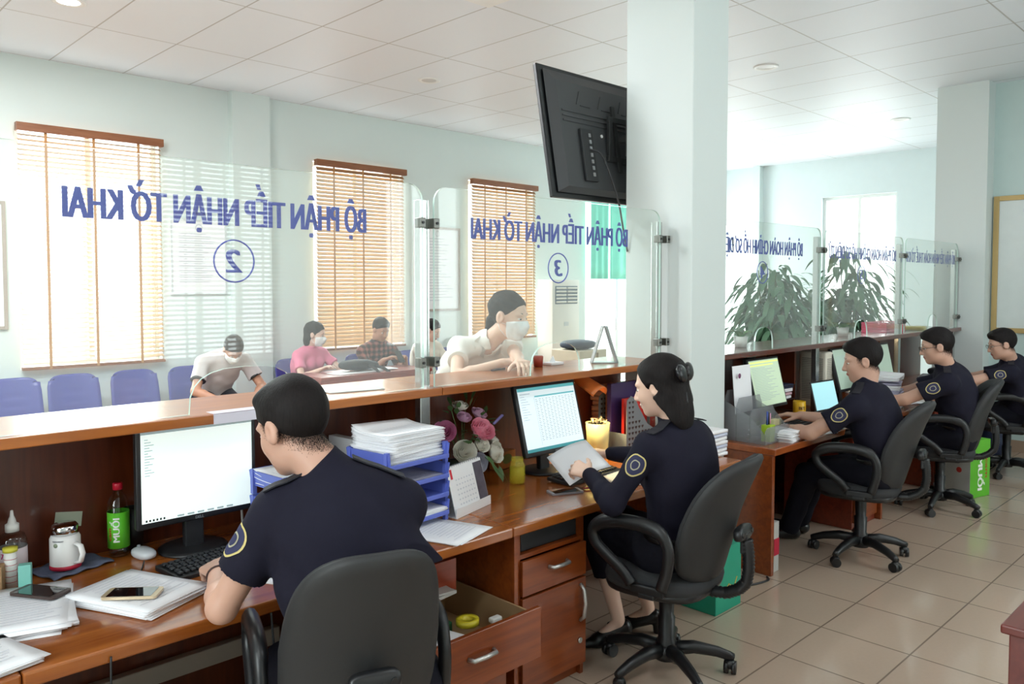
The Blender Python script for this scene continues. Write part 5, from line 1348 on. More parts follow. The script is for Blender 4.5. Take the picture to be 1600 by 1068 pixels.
b = MB(); b.grid(lambda u, v: V((u - .5) * .21, (v - .5) * .17, .003 + .006 * math.sin(u * 9 + v * 4) ** 2 + .004 * math.sin(v * 11)), 24, 20, .005); o = b.build('folded_cloth', mat('denim_cloth', '5a6278', .95, var=.3, scale=60)); o.location = (.785, 2.93, D + .004); o.rotation_euler = (0, 0, .3); tag(o, 'folded denim blue cloth under the white mug', 'cloth')
b = MB(); b.box((0, 0, .02), (.045, .001, .03), RZ(20)); 
t = thing('antiseptic_bottle', 'clear bottle with a white nozzle at the left edge of the desk', 'bottle', (.625, 2.95, D))
b = MB(); b.lathe([(0, .002), (.038, .002), (.041, .01), (.041, .125), (.034, .145), (.016, .155), (0, .155)], n=28); b.build('bottle', thin_glass('clear_plastic', (.90, .93, .92), 1.4, .04), t)
b = MB(); b.lathe([(.0415, .03), (.0418, .03), (.0418, .105), (.0415, .105)], n=28); l_ = b.build('wrapper', mat('bottle_label', 'd8ccd0', .5), t)
wrap_text('70°', .0418, .085, -2.3, .03, .018, mat('magenta_print', 'c03070', .5), l_, False); wrap_text('CỒN', .0418, .055, -1.9, .03, .012, mat('magenta_print', 'c03070', .5), l_, False)
b = MB(); b.lathe([(0, .155), (.020, .155), (.020, .178), (.013, .182), (.010, .195), (.006, .205), (.004, .222), (0, .224)], n=22); b.build('nozzle', whitep, t)
t = thing('sample_tube', 'small white tube with a yellow lid before the antiseptic bottle', 'tube', (.60, 2.865, D)); b = MB(); b.lathe([(0, .001), (.017, .001), (.018, .115), (0, .115)], n=20); b.build('body', whitep, t); b = MB(); b.lathe([(0, .115), (.021, .115), (.021, .128), (0, .130)], n=20); b.build('lid', mat('yellow_lid', 'd8d24a', .4), t)
b = MB()
for i in range(5): b.lathe([(.0182, .02 + i * .018), (.0184, .02 + i * .018), (.0184, .0215 + i * .018), (.0182, .0215 + i * .018)], n=20)
b.build('markings', mat('red_band', 'b8203a', .4), t)
b = MB(); b.box((0, 0, .042), (.035, .03, .085), RZ(-20), bev=.002); o = b.build('teal_carton', mat('teal_card', '7fc4b8', .5)); o.location = (.625, 2.80, D + .0005); tag(o, 'small teal medicine carton before the yellow lidded tube', 'box')
b = MB(); b.box((0, 0, .042), (.09, .05, .082), RZ(-24), bev=.002); o = b.build('cardboard_box', mat('brown_card', 'a98560', .8)); o.location = (.535, 2.86, D + .0005); tag(o, 'small brown cardboard box at the left edge of the desk', 'box')
b = MB(); b.box((0, 0, .03), (.085, .001, .05), Matrix.Rotation(.15, 3, 'Y')); o = b.build('banknote_card', mat('pale_green_note', 'b7c2ae', .7)); o.location = (.83, 3.015, D + .128); o.rotation_euler = (-.1, 0, 0)
o.location = (.81, 3.022, D + .11); tag(o, 'pale printed card leaning on the panel behind the white mug', 'card')
b = MB(); b.box((0, 0, .055), (.02, .003, .11)); o2_ = None; b.bm.free()
# white cord looped beside the monitor, cables
def cord(lab, pts, r, m, name='cable'):
    sm = []
    P_ = [Vector(p) for p in pts]
    for i in range(len(P_) - 1):
        p0, p1, p2, p3 = P_[max(i - 1, 0)], P_[i], P_[i + 1], P_[min(i + 2, len(P_) - 1)]
        for k in range(6):
            u = k / 6; sm.append(.5 * ((2 * p1) + (p2 - p0) * u + (2 * p0 - 5 * p1 + 4 * p2 - p3) * u * u + (3 * p1 - p0 - 3 * p2 + p3) * u ** 3))
    sm.append(P_[-1]); b = MB(); b.tube(sm, r, 8); return tag(b.build(name, m), lab, 'cable')
cord('white cord hanging in a loop right of the nearest monitor', [(1.42, 2.98, .752), (1.415, 2.98, .9), (1.42, 2.98, 1.08), (1.46, 2.99, 1.17), (1.53, 3.0, 1.15)], .005, whitep)
cord('black cable running from the mouse over the desk edge', [(.98, 2.80, .756), (.93, 2.70, .756), (.9, 2.72, .757)], .0025, blackp)
cord('white cable loop behind the white mouse', [(1.44, 2.9, .755), (1.43, 2.88, .80), (1.47, 2.87, .82), (1.49, 2.85, .775)], .004, whitep)
cord('thin black cable hanging below the desk near the left papers', [(.68, 2.194, .73), (.675, 2.18, .6), (.69, 2.2, .3), (.72, 2.3, .03)], .003, blackp)
cord('dark cables hanging under the nearest desk', [(1.28, 2.5, .70), (1.26, 2.42, .45), (1.32, 2.5, .2), (1.5, 2.7, .02)], .004, blackp)
cord('black cable on the tiles beside the green carton', [(3.95, 2.32, .006), (4.05, 2.24, .006), (4.2, 2.2, .006), (4.25, 2.23, .006)], .006, blackp)
# letter trays
trm = mat('blue_tray_plastic', '5f6fc4', .35)
trd = mat('dark_blue_tray_plastic', '3f4694', .4)
def tray(par, z, w=.31, d=.25, m=trm):
    b = MB(); b.bb(-w / 2, w / 2, -d / 2, d / 2, z, z + .004)
    for sx in (-1, 1): b.box((sx * w / 2, 0, z + .028), (.004, d, .055), RY(sx * 8))
    b.box((0, d / 2, z + .028), (w, .004, .055)); b.bb(-w / 2, w / 2, -d / 2 - .004, -d / 2 + .004, z - .004, z + .014, bev=.003)
    for sx in (-1, 1):
        for sy in (-1, 1): b.bb(sx * w / 2 - .008, sx * w / 2 + .008, sy * (d / 2 - .02) - .008, sy * (d / 2 - .02) + .008, z - .03, z + .06)
    b.build('tray', m, par)
def trays(lab, x, y, rz, zs, dz=.0):
    t = thing('letter_trays', lab, 'letter trays', (x, y, D), math.radians(rz))
    for z in zs: tray(t, z)
    return t
trays('blue stacked letter trays heaped with papers, right tower next to the flowers', 1.87, 2.555, 6, (.034, .108, .182, .262))
trays('blue stacked letter trays, left tower right behind the nearest officer head', 1.50, 2.62, 5, (.034, .128, .222))
for i in range(4): sheets('paper_pile', ['wavy papers heaped highest on the right letter tray', 'second layer of the heap on the right letter tray', 'third layer of the heap on the right letter tray', 'lowest layer of the heap on the right letter tray'][i], 1.87 + .006 * (i % 2), 2.555 + .004 * i, D + .268 + (3 - i) * .029, 96 + 3 * (i % 3), 12 if i else 11, .22, .29, .03 if i == 0 else 0.012, jit=2.5, lines=i == 0)
sheets('paper_pile', 'papers in the top tray of the left tower', 1.50, 2.62, D + .228, 97, 18, .21, .30, .02, jit=4)
sheets('paper_pile', 'papers sticking out of the middle tray of the left tower', 1.52, 2.61, D + .134, 100, 12, .21, .30, .0, jit=6)
sheets('paper_pile', 'flat dark sheet in the middle tray of the right tower', 1.87, 2.555, D + .188, 96, 2, .21, .30, 0, jit=2, m=mat('lilac_grey_paper', '9a9aac', .7))
sheets('paper_pile', 'papers in the lowest tray of the right tower', 1.87, 2.545, D + .040, 96, 10, .22, .30, 0, jit=4)
b = MB(); b.box((0, 0, .15), (.07, .28, .30), bev=.003); o = b.build('white_binder', mat('white_binder', 'dedfe0', .5)); o.location = (1.86, 2.88, D + .001) ; o.rotation_euler = (0, 0, .1)
o.scale = (.6, .9, 1); tag(o, 'upright white ring binder standing behind the two letter tray towers', 'binder')
b = MB(); b.bb(-.037, .037, -.142, -.1405, .14, .146); b.build('spine_line', blackp, o)
# tent calendar
t = thing('desk_calendar', 'white tent calendar with red figures standing in front of the letter trays', 'calendar', (2.185, 2.535, D), math.radians(16))
b = MB(); R_ = RX(-15)
b.box((0, -.030, .100), (.26, .003, .205), R_); b.box((0, .030, .100), (.26, .003, .205), RX(15)); b.box((0, 0, .002), (.26, .115, .002)); b.box((0, -.0585, .020), (.265, .003, .038), RX(-2)); b.build('card', mat('calendar_card', 'e9eaec', .6), t)
b = MB(); b.box(V(-.105, -.030, .100) + R_ @ V(0, -.0022, .073), (.014, .0006, .04), R_); b.box(V(-.105, -.030, .1) + R_ @ V(.0, -.0022, -.075), (.008, .0006, .016), R_); b.build('red_print', mat('red_print', 'd23040', .6), t)
b = MB(); b.box(V(.095, -.030, .100) + R_ @ V(0, -.0022, .01), (.065, .0008, .16), R_); b.build('photo_panel', mat('calendar_photo', '514a56', .5, var=.5, scale=30), t)
b = MB()
for r in range(6):
    for k in range(7): b.box(V(-.078 + k * .020, -.030, .100) + R_ @ V(0, -.0022, .045 - r * .02), (.008, .0005, .006), R_)
b.build('date_print', mat('pale_print', 'cbced6', .7), t)
b = MB()
for k in range(16): b.tube([V(-.12 + k * .016, .006 * math.cos(a), .199 + .006 * math.sin(a)) for a in [2 * PI * q / 8 for q in range(8)]], .0009, 4, closed=True)
b.build('wire_binding', greyp, t)
# flower basket
t = thing('flower_basket', 'artificial flower arrangement of pink and white roses under the ledge', 'flowers', (2.455, 2.85, D))
FB = t
b = MB(); b.lathe([(0, .001), (.06, .001), (.078, .10), (.070, .10), (.055, .01), (0, .01)], n=24); b.build('pot', mat('dark_pot', '23282a', .6), t)
b = MB(); b.lathe([(.0, .10), (.05, .102), (.072, .098)], n=20); b.build('moss', mat('dark_moss', '26341f', .9), t)
def rose(par, c, r, m, dirn, layers=5, nm='rose'):
    q = Vector(dirn).normalized().to_track_quat('Z', 'Y').to_matrix(); b = MB(); c = Vector(c); rnd = random.Random(int(c.x * 999 + c.z * 77))
    for L in range(layers):
        n = 3 + L; rr = r * (.25 + .75 * L / (layers - 1)); hh = r * (1.0 - .35 * L / (layers - 1))
        for k in range(n):
            a0 = 2 * PI * (k + .37 * L) / n; wd = 2 * PI / n * .75
            def fn(u, v, a0=a0, wd=wd, rr=rr, hh=hh, L=L):
                a = a0 + (u - .5) * 2 * wd; e = rr * (.35 + .65 * math.sin(v * PI * .55)) * (1 + .12 * v * v * L / layers); z = -r * .5 + (hh + r * .5) * v * (1 - .25 * abs(u - .5) * 2) + .0
                return c + q @ V(e * math.cos(a), e * math.sin(a), z * (.9 if L < 3 else .75))
            b.grid(fn, 5, 5)
    b.build(nm, m, par)
pk = mat('pink_petal', 'f2a0b4', .6, var=.15, scale=50); wh = mat('white_petal', 'efede2', .6, var=.05, scale=50); lp = mat('lilac_petal', 'dcb0cc', .6, var=.15, scale=50); ppk = mat('mauve_petal', 'd88ab0', .6, var=.2, scale=50)
fw = {'a': (-.075, -.03, .245), 'b': (.055, -.05, .235)}
rose(t, (-.105, -.02, .245), .045, ppk, (-.5, -.8, .5)); rose(t, (.050, -.06, .235), .052, pk, (.1, -.8, .7), 6); rose(t, (-.062, -.09, .165), .046, wh, (-.3, -1, .5), 6)
rose(t, (.025, -.09, .180), .033, wh, (0, -1, .6)); rose(t, (.105, -.075, .135), .045, wh, (.4, -1, .3), 6); rose(t, (.135, -.03, .165), .036, wh, (.7, -.6, .4)); rose(t, (.085, .0, .295), .034, lp, (.3, -.5, 1)); rose(t, (.0, -.01, .290), .030, lp, (0, -.6, 1)); rose(t, (.005, .02, .335), .032, wh, (0, -.3, 1), 4)
rose(t, (-.01, -.105, .115), .042, mat('blue_grey_petal', 'a9aab8', .7), (-.1, -1, .2), 4, 'rose')
lf = mat('rose_leaf', '47663a', .5, var=.25, scale=20)
def leaf(b, c, d, L, w, sag=.3):
    c = Vector(c); d = Vector(d).normalized(); s_ = d.cross(V(0, 0, 1)); s_ = s_.normalized() if s_.length > .01 else V(1, 0, 0)
    b.grid(lambda u, v: c + d * L * v + V(0, 0, -sag * L * v * v) + s_ * (u - .5) * w * math.sin(PI * min(1, v * .93 + .07)) * 1.0 + V(0, 0, .1 * w * abs(u - .5)), 2, 6)
rnd = random.Random(5)
for c, d, L in [((-.07, 0, .32), (-.6, -.2, .5), .05), ((-.055, 0, .35), (-.3, 0, 1), .06), ((.04, .02, .36), (-.2, 0, 1), .075), ((.13, 0, .26), (1, -.2, .4), .065), ((.12, 0, .29), (.2, 0, 1), .055), ((.07, -.10, .10), (.2, -.6, -.6), .075), ((.11, -.09, .09), (.5, -.4, -.9), .07), ((-.03, -.04, .24), (-.2, -.8, .5), .05), ((.0, -.06, .21), (.1, -1, .1), .05), ((.10, -.03, .22), (.6, -.7, .4), .06), ((-.08, .0, .29), (-.8, -.3, .3), .05), ((-.02, .0, .33), (0, -.2, 1), .05), ((.06, .01, .33), (.3, -.2, 1), .07), ((-.05, -.08, .21), (-.3, -1, .2), .05), ((.03, -.1, .14), (.2, -.9, -.3), .06), ((.07, -.02, .28), (.4, -.6, .6), .05)]:
    b = MB(); leaf(b, c, d, L, .026); leaf(b, Vector(c) + Vector((rnd.uniform(-.02, .02), -.01, rnd.uniform(-.02, .02))), (d[0] + rnd.uniform(-.6, .6), d[1], d[2] + rnd.uniform(-.4, .4)), L * .8, .022); b.build('leaf', lf, t)
b = MB()
for c in ((-.09, -.02, .24), (.05, -.03, .23), (-.05, -.05, .17), (.09, -.05, .15), (.0, 0, .3), (.04, .02, .38), (-.06, 0, .35), (.12, 0, .28)): b.tube([(0, 0, .1), (c[0] * .6, c[1] * .6, c[2] * .7 + .03), c], .0022, 6)
b.build('stem', lf, t)
b = MB()
for i in range(8): b.sq((.155 + .006 * i, -.02, .25 + .004 * i), (.009, .006, .006), 1, 1, 8, 6)
b.build('lavender_sprig', mat('lavender', '8d84c4', .7), t)
FB.scale = (1.22, 1.1, 1.1)
# timber carton box, jar
t = thing('tissue_box', 'small orange brown carton box leaning on the panel between flowers and monitor', 'box', (2.84, 2.975, D), math.radians(10))
b = MB(); b.box((0, 0, .045), (.15, .06, .088), bev=.003); b.build('carton', mat('orange_carton', 'b06a2c', .45, var=.4, scale=18), t); b = MB(); b.sq((0, -.028, .05), (.05, .004, .03), 1, 1, 16, 8); b.build('printed_patch', mat('leaf_print', '6d7a3a', .6, var=.4, scale=50), t)
t = thing('glass_jar', 'yellow tinted glass jar of tea on the desk', 'jar', (2.665, 2.69, D + .001))
yg = mat('yellow_jar_glass', 'e2d640', .08, alpha=.32, coat=.5)
b = MB(); b.lathe([(0, .001), (.034, .001), (.038, .008), (.038, .085), (.031, .10), (.028, .105), (.028, .122), (.030, .124)], n=32); b.build('jar', yg, t)
b = MB(); b.lathe([(0, .005), (.0345, .005), (.0345, .072), (0, .072)], n=30); b.build('tea', mat('yellow_tea', 'd0c02c', .1, alpha=.45), t)
b = MB(); b.lathe([(.0285, .106), (.0305, .108), (.0285, .110), (.0285, .115), (.0305, .117), (.0285, .119)], n=30); b.build('screw_thread', yg, t)
cord('red pencil on the desk beside the grey phone', [(2.80, 2.39, .757), (2.88, 2.33, .757), (2.93, 2.29, .757)], .004, mat('red_pencil', 'a83048', .4), 'pencil')['category'] = 'pencil'
# sheet in the woman's hands
b = MB(); b.grid(lambda u, v: V((u - .5) * .21, (v - .5) * .29, .02 * math.sin(u * 2.5) + .012 * v), 8, 8, .0008); o = b.build('held_sheet', paperm); o.location = (2.80, 2.42, .865); o.rotation_euler = (math.radians(12), math.radians(-18), math.radians(-30)); tag(o, 'white sheet held over the keyboard by the seated woman', 'paper')
sheets('loose_sheets', 'white sheets lying under the held sheet on the lamp lit desk', 3.12, 2.40, D, -30, 3, jit=5)
# desk lamp (lit)
t = thing('desk_lamp', 'lit desk lamp with an orange shade behind the spreadsheet monitor', 'lamp', (3.30, 2.93, D))
b = MB(); b.lathe([(0, .001), (.055, .001), (.05, .018), (0, .022)], n=24); b.build('base', whitep, t)
b = MB(); b.tube([(0, 0, .02), (-.03, -.01, .2), (.0, -.01, .40), (.02, -.04, .425)], .011, 10); b.build('pole', mat('ivory_pole', 'f2dfb8', .5), t)
R_ = Matrix.Rotation(math.radians(8), 3, 'Z') @ Matrix.Rotation(math.radians(28), 3, 'X'); oo = V(.02, -.10, .405)
b = MB()
b.grid(lambda u, v: oo + R_ @ V((.052 + .014 * v) * math.cos(PI * u), .09 - .20 * v, (.040 + .012 * v) * math.sin(PI * u)), 14, 8, .003); b.build('lamp_shade', mat('orange_shade', 'd8793a', .4), t)
b = MB(); b.cyl(oo + R_ @ V(0, .06, .004), oo + R_ @ V(0, -.08, .004), .010, n=14); b.build('lamp_tube', mat('warm_lamp_tube', 'ffe9b0', .5, emit=3), t)
l = bpy.data.lights.new('desk_lamp_bulb', 'SPOT'); l.energy = 9; l.color = (1, .78, .36); l.spot_size = math.radians(125); l.spot_blend = .6; l.shadow_soft_size = .03
o = bpy.data.objects.new('desk_lamp_bulb', l); COL.objects.link(o); o.location = (3.30, 2.78, 1.10); o.rotation_euler = (math.radians(-20), math.radians(-8), 0)
b = MB(); b.bb(-.07, .07, -.002, .002, 0, .34); o = b.build('white_board_card', mat('warm_white_card', 'efe6d8', .7)); o.location = (3.30, 3.018, D + .001); tag(o, 'white card standing against the panel behind the lit desk lamp', 'card')
# pen bucket, file rack, folders
t = thing('pen_bucket', 'translucent yellow bucket with binder clips beside the lit desk lamp', 'container', (3.40, 2.80, D))
b = MB(); b.lathe([(0, .001), (.055, .001), (.068, .19), (.065, .19), (.052, .006), (0, .006)], n=28); b.build('bucket', mat('frosted_yellow_plastic', 'd6d2a4', .35, alpha=.5), t)
cbx = [mat('binder_clip_black', '1a1a1c', .4), gold_]
b = MB(); rnd = random.Random(2)
for i in range(16):
    a = rnd.uniform(0, 2 * PI); r_ = rnd.uniform(.0, .045); b.mi = 0; p = V(r_ * math.cos(a), r_ * math.sin(a), .17 + rnd.uniform(0, .025)); b.box(p, (.024, .012, .014), RZ(rnd.uniform(0, 180)))
    b.mi = 1; b.tube([p, p + V(rnd.uniform(-.02, .02), rnd.uniform(-.02, .02), .03), p + V(rnd.uniform(-.03, .03), rnd.uniform(-.02, .02), .03), p], .001, 5)
cl = b.build('binder_clips', cbx, None); cl.location = (3.40, 2.80, D); tag(cl, 'heap of black and gold binder clips filling the yellow bucket', 'binder clips', kind='stuff')
rackm = mat('grey_rack_plastic', '6f7478', .5)
t = thing('file_rack', 'grey plastic file rack with cut out hearts behind the woman face', 'file rack', (3.66, 2.80, D), 0)
def heart(cx, cz, r): return [(cx + r * .06 * 16 * math.sin(a) ** 3, cz + r * .06 * (13 * math.cos(a) - 5 * math.cos(2 * a) - 2 * math.cos(3 * a) - math.cos(4 * a))) for a in [2 * PI * i / 14 for i in range(14)]]
MXZ = Matrix(((1, 0, 0, 0), (0, 0, 1, 0), (0, 1, 0, 0), (0, 0, 0, 1)))
for k, yy in enumerate((-.10, .10)):
    b = MB(); out = [(-.13, 0), (.13, 0), (.13, .12), (.06, .16), (-.02, .26), (-.05, .31), (-.09, .33), (-.125, .31), (-.13, .26)]
    b.prism(out, .004, Matrix.Translation((0, yy, 0)) @ MXZ); pl_ = b.build('side', rackm, t)
    b = MB()
    for i in range(9):
        for j in range(6):
            cx, cz = -.105 + .03 * i, .03 + .03 * j
            if cz > .12 and cx > .04 - (cz - .12) * .7: continue
            b.prism(heart(cx, cz, .010), .0012, Matrix.Translation((0, yy - .0014, 0)) @ MXZ)
    for j in range(4):
        for i in range(2): b.prism(heart(-.105 + .03 * i, .21 + .028 * j, .009), .0012, Matrix.Translation((0, yy - .0014, 0)) @ MXZ)
    b.build('heart_holes', mat('heart_hole_dark', '3a2420', .8), pl_)
b = MB(); b.bb(-.13, .13, -.10, .10, 0, .004); b.bb(-.132, -.128, -.1, .1, 0, .12); b.build('base', rackm, t)
def folder(lab, x, y, z, w, h, th, m, rz=0): b = MB(); b.box((0, 0, h / 2), (w, th, h), RZ(rz), bev=.002); o = b.build('folder', m); o.location = (x, y, z); return tag(o, lab, 'folder')
fo = folder('red folder with gold emblem standing in the grey rack', 3.70, 2.775, D + .005, .22, .30, .018, mat('red_folder', 'c8281e', .45))
b = MB(); b.sq((-.03, -.0095, .19), (.018, .0008, .018), 1, 1, 14, 6); b.box((-.01, -.0095, .15), (.07, .0008, .006)); b.build('gold_print', gold_, fo)
folder('dark violet folder behind the red folder in the rack', 3.66, 2.83, D + .005, .25, .385, .03, mat('violet_folder', '3a2458', .5))
folder('thick brown folder at the back of the grey rack', 3.69, 2.87, D + .005, .24, .37, .03, mat('brown_folder', '7a4a38', .6))
sheets('paper_pile', 'pile of papers on the violet folder under the ledge', 3.72, 2.95, D + .0, 0, 12, .25, .12, 0, jit=2, m=mat('pinkish_paper', 'c99a88', .7), t0=.03, lines=False)
for i in range(7): sheets('book', ['white exercise book, topmost of the pile against the pillar', 'second book from the top of the pile against the pillar', 'third book from the top of the pile against the pillar', 'fourth book of the pile against the pillar', 'fifth book of the pile against the pillar', 'sixth book of the pile against the pillar', 'lowest book of the pile against the pillar'][i], 3.86, 2.41, D + .021 * (6 - i), 3 * (i % 3), 1, .2, .17, 0, jit=2, t0=.019, m=[paperm, mat('pale_blue_paper', 'c4cbe0', .6)][i % 3 == 1], cat='book', lines=False)
# green carton on the floor
def carton(name, lab, x, y, rz, w, d, h, m): 
    t = thing(name, lab, 'carton', (x, y, 0), math.radians(rz)); b = MB(); b.box((0, 0, h / 2), (w, d, h - .002), bev=.003); c = b.build('carton', m, t); return t, c
t, c = carton('carton_box', 'teal green carton on the floor behind the chair of the woman', 3.68, 2.25, 0, .25, .21, .34, mat('teal_carton_card', '1f9a7c', .5))
b = MB(); b.tube([(-.05, -.1065, .10), (0, -.1065, .14), (.05, -.1065, .11), (.08, -.1065, .16)], .003, 6); b.build('gold_script', mat('gold_print', 'c8b050', .5), c)
t, c = carton('carton_box', 'green and white carton with MUOI print on the floor beside the chair', 7.13, 2.02, -15, .27, .24, .46, mat('lime_carton', '5db42c', .5))
lt = MB(); lt.bb(-.1365, -.1352, -.12, .12, .0, .458); lt.build('white_side', mat('carton_white_side', 'b4b4b0', .6), c)
lt = MB(); lt.bb(-.1375, -.1365, -.12, .12, .37, .375); [lt.cyl((-.1378, -.03, .22), (-.1365, -.03, .22), .022, n=18), lt.bb(-.1378, -.1365, -.115, -.06, .01, .05)]; lt.build('side_print', mat('label_red', 'b8322a', .5), c)
Mt = Matrix(((0, -1, 0, .0), (0, 0, 1, -.1203), (-1, 0, 0, .20), (0, 0, 0, 1)))
Mt = Matrix.Translation((-.03, -.1205, .19)) @ Matrix.Rotation(R90, 4, 'X') @ Matrix.Rotation(-R90, 4, 'Z')
lt = MB(); lt.text('MUỐI', Mt, width=.27, height=.062, ext=.0006, off=.08); lt.build('lettering', mat('label_white', 'f2f4f0', .5), c)
lt = MB(); lt.text('cam', Mt @ Matrix.Translation((-.04, .10, 0)), width=.16, height=.035, ext=.0006, off=.05); lt.build('small_lettering', mat('label_red', 'b8322a', .5), c)
b = MB(); b.prism([(-.1, 0), (.08, 0), (.02, .10), (-.03, .12)], .002, Matrix.Translation((7.10, 2.02, .458)) @ MXZ); tag(b.build('crumpled_paper', paperm), 'crumpled white paper sticking out of the lime green carton', 'paper')
t, c = carton('carton_box', 'narrow white and red box standing on edge under the desk beyond the pillar', 4.38, 2.36, 0, .06, .24, .30, mat('carton_white_side', 'b4b4b0', .6))
b = MB(); b.bb(-.031, .031, -.1212, -.1202, .1, .2); b.build('red_band', mat('red_band', 'b8203a', .4), c)
# red plastic stool, lower right corner
t = thing('plastic_stool', 'red plastic stool top peeking in at the lower right corner', 'stool', (3.00, .95, 0) if False else (2.56, .50, 0))
b = MB(); b.lathe([(0, .44), (.13, .44), (.155, .43), (.165, .40), (.16, .39), (0, .425)], n=36); b.build('seat', mat('red_plastic', 'b8162c', .3), t)
for k in range(4):
    a = PI / 4 + k * R90; b = MB(); b.tube([(.12 * math.cos(a), .12 * math.sin(a), .41), (.19 * math.cos(a), .19 * math.sin(a), 0)], [.022, .016], 8); b.build('leg', mat('red_plastic', 'b8162c', .3), t)

# ---- ledge things
t = thing('display_easel', 'grey triangular acrylic stand on the ledge beside the pillar', 'stand', (3.50, 2.84, LZ), math.radians(-40))
b = MB(); b.box((-.040, 0, .105), (.006, .07, .215), RY(17), bev=.001); b.box((.040, 0, .105), (.010, .07, .215), RY(-17), bev=.001); b.box((0, 0, .004), (.15, .07, .006)); b.build('frame', mat('smoky_acrylic', '8c9092', .25), t)
b = MB(); b.box((.050, -.0, .085), (.003, .06, .13), RY(-17)); b.build('card', mat('card_pale', 'c3cccf', .5), t)
b = MB(); b.bb(-.19, .19, -.004, -.0005, .0, .034); b.bb(-.19, .19, -.0005, .06, .0352, .0358); o = b.build('edge_strip', mat('pale_lilac_strip', 'd3d0dc', .3)); o.location = (1.35, 2.64, LZ - .035); tag(o, 'pale strip of taped paper on the ledge edge above the nearest monitor', 'strip')
sheets('flat_sheet', 'glossy white sheet on the ledge left of the steel post', 1.85, 2.86, LZ, 80, 2, .16, .24, 0, jit=3)
b = MB(); b.cyl((0, 0, 0), (.11, .02, .0), .005, n=10); o = b.build('pen', mat('dark_pen', '1c2030', .3)); o.location = (2.74, 2.95, LZ + .0065); tag(o, 'dark pen lying under the hand of the masked woman', 'pen')
t = thing('desk_cup', 'small red brown cup on the ledge right of the masked woman', 'cup', (3.08, 2.95, LZ)); b = MB(); b.lathe([(0, .001), (.024, .001), (.028, .055), (.024, .06), (0, .058)], n=20); b.build('body', mat('rust_red_cup', '9a4030', .4), t)
t = thing('tissue_packet', 'white packet on a white tray beside the red brown cup on the ledge', 'packet', (3.22, 2.97, LZ)); b = MB(); b.box((0, 0, .008), (.1, .07, .015), bev=.003); b.build('packet', paperm, t); b = MB(); b.prism([(-.03, 0), (.02, 0), (.0, .035)], .002, Matrix.Translation((0, 0, .0155)) @ MXZ); b.build('tissue', paperm, t)
# potted plants on the ledge, seen through the arches
def small_plant(lab, x, y, z, s=1.0):
    t = thing('potted_plant', lab, 'plant', (x, y, z)); b = MB(); b.lathe([(0, .001), (.04 * s, .001), (.052 * s, .075 * s), (.045 * s, .075 * s), (0, .06 * s)], n=20); b.build('pot', mat('white_ceramic', 'e4e4e0', .3), t)
    rnd = random.Random(int(x * 10)); b = MB()
    for i in range(26):
        a = rnd.uniform(0, 2 * PI); leaf(b, (.015 * math.cos(a), .015 * math.sin(a), .07 * s), (math.cos(a), math.sin(a), rnd.uniform(.4, 2)), rnd.uniform(.07, .12) * s, .035 * s, .5)
    b.build('foliage', mat('bright_leaf', '4f8a3c', .45, var=.3, scale=12), t)
small_plant('small potted plant on the ledge just right of the pillar', 5.10, 2.90, LZ); small_plant('farther small potted plant on the ledge above the laptop officer', 6.80, 2.90, LZ)
b = MB(); b.box((0, 0, .012), (.12, .07, .022), bev=.006); o = b.build('stapler', blackp); o.location = (4.56, 2.78, LZ + .0005); tag(o, 'small black stapler on the ledge right of the pillar', 'stapler')
t = thing('plastic_basket', 'pink plastic basket on the ledge behind the officer in glasses', 'basket', (7.75, 2.92, LZ))
b = MB(); w, d, h = .46, .22, .085
for k in range(6):
    z = .004 + k * .0155; b.bb(-w / 2, w / 2, -d / 2 - .002, -d / 2 + .002, z, z + .008); b.bb(-w / 2, w / 2, d / 2 - .002, d / 2 + .002, z, z + .008); b.bb(-w / 2 - .002, -w / 2 + .002, -d / 2, d / 2, z, z + .008); b.bb(w / 2 - .002, w / 2 + .002, -d / 2, d / 2, z, z + .008)
for k in range(13): x = -w / 2 + w * k / 12; b.bb(x - .003, x + .003, -d / 2 - .0025, -d / 2 + .0025, .0, .09); b.bb(x - .003, x + .003, d / 2 - .0025, d / 2 + .0025, .0, .09)
b.bb(-w / 2, w / 2, -d / 2, d / 2, 0, .004); b.build('basket', mat('pink_plastic', 'e0607e', .4), t)
sheets('yellow_forms', 'yellow and white forms on the ledge beside the pink basket', 8.25, 2.88, LZ, 12, 14, .21, .3, 0, jit=6, m=mat('yellow_paper', 'dcd28a', .7))

# ---- desk beyond the pillar
meshm = mat('silver_mesh', 'a4a8ac', .4, .3, alpha=.4)
t = thing('mesh_organiser', 'silver mesh desk organiser with slots beside the pillar', 'organiser', (4.50, 2.42, D))
b = MB()
for k, (yy, hh) in enumerate(((-.12, .10), (-.02, .20), (.07, .26), (.15, .30))): b.prism([(-.16, 0), (.15, 0), (.15, hh * .8), (.12, hh), (-.13, hh), (-.16, hh * .8)], .003, Matrix.Translation((0, yy, 0)) @ MXZ)
b.bb(-.16, .15, -.12, .153, 0, .003); b.build('panels', meshm, t)
for sx in (-.16, .15): b = MB(); b.prism([(-.12, 0), (.153, 0), (.153, .24), (-.02, .16), (-.12, .06)], .003, Matrix(((0, 0, 1, sx), (1, 0, 0, 0), (0, 1, 0, 0), (0, 0, 0, 1)))); b.build('side', meshm, t)
b = MB(); b.box((0, 0, .15), (.21, .004, .29), RX(-5)); o = b.build('letterhead', paperm); o.location = (4.47, 2.525, D + .155); tag(o, 'white letterhead with a round emblem standing in the mesh organiser', 'paper')
b2 = MB(); b2.lathe([(0, 0), (.016, 0), (.016, .001), (0, .001)], n=18, M=Matrix.Translation((-.06, -.0185 + .006, .235)) @ Matrix.Rotation(R90, 4, 'X')); b2.build('emblem', mat('emblem_red_blue', '7a4468', .6), o)
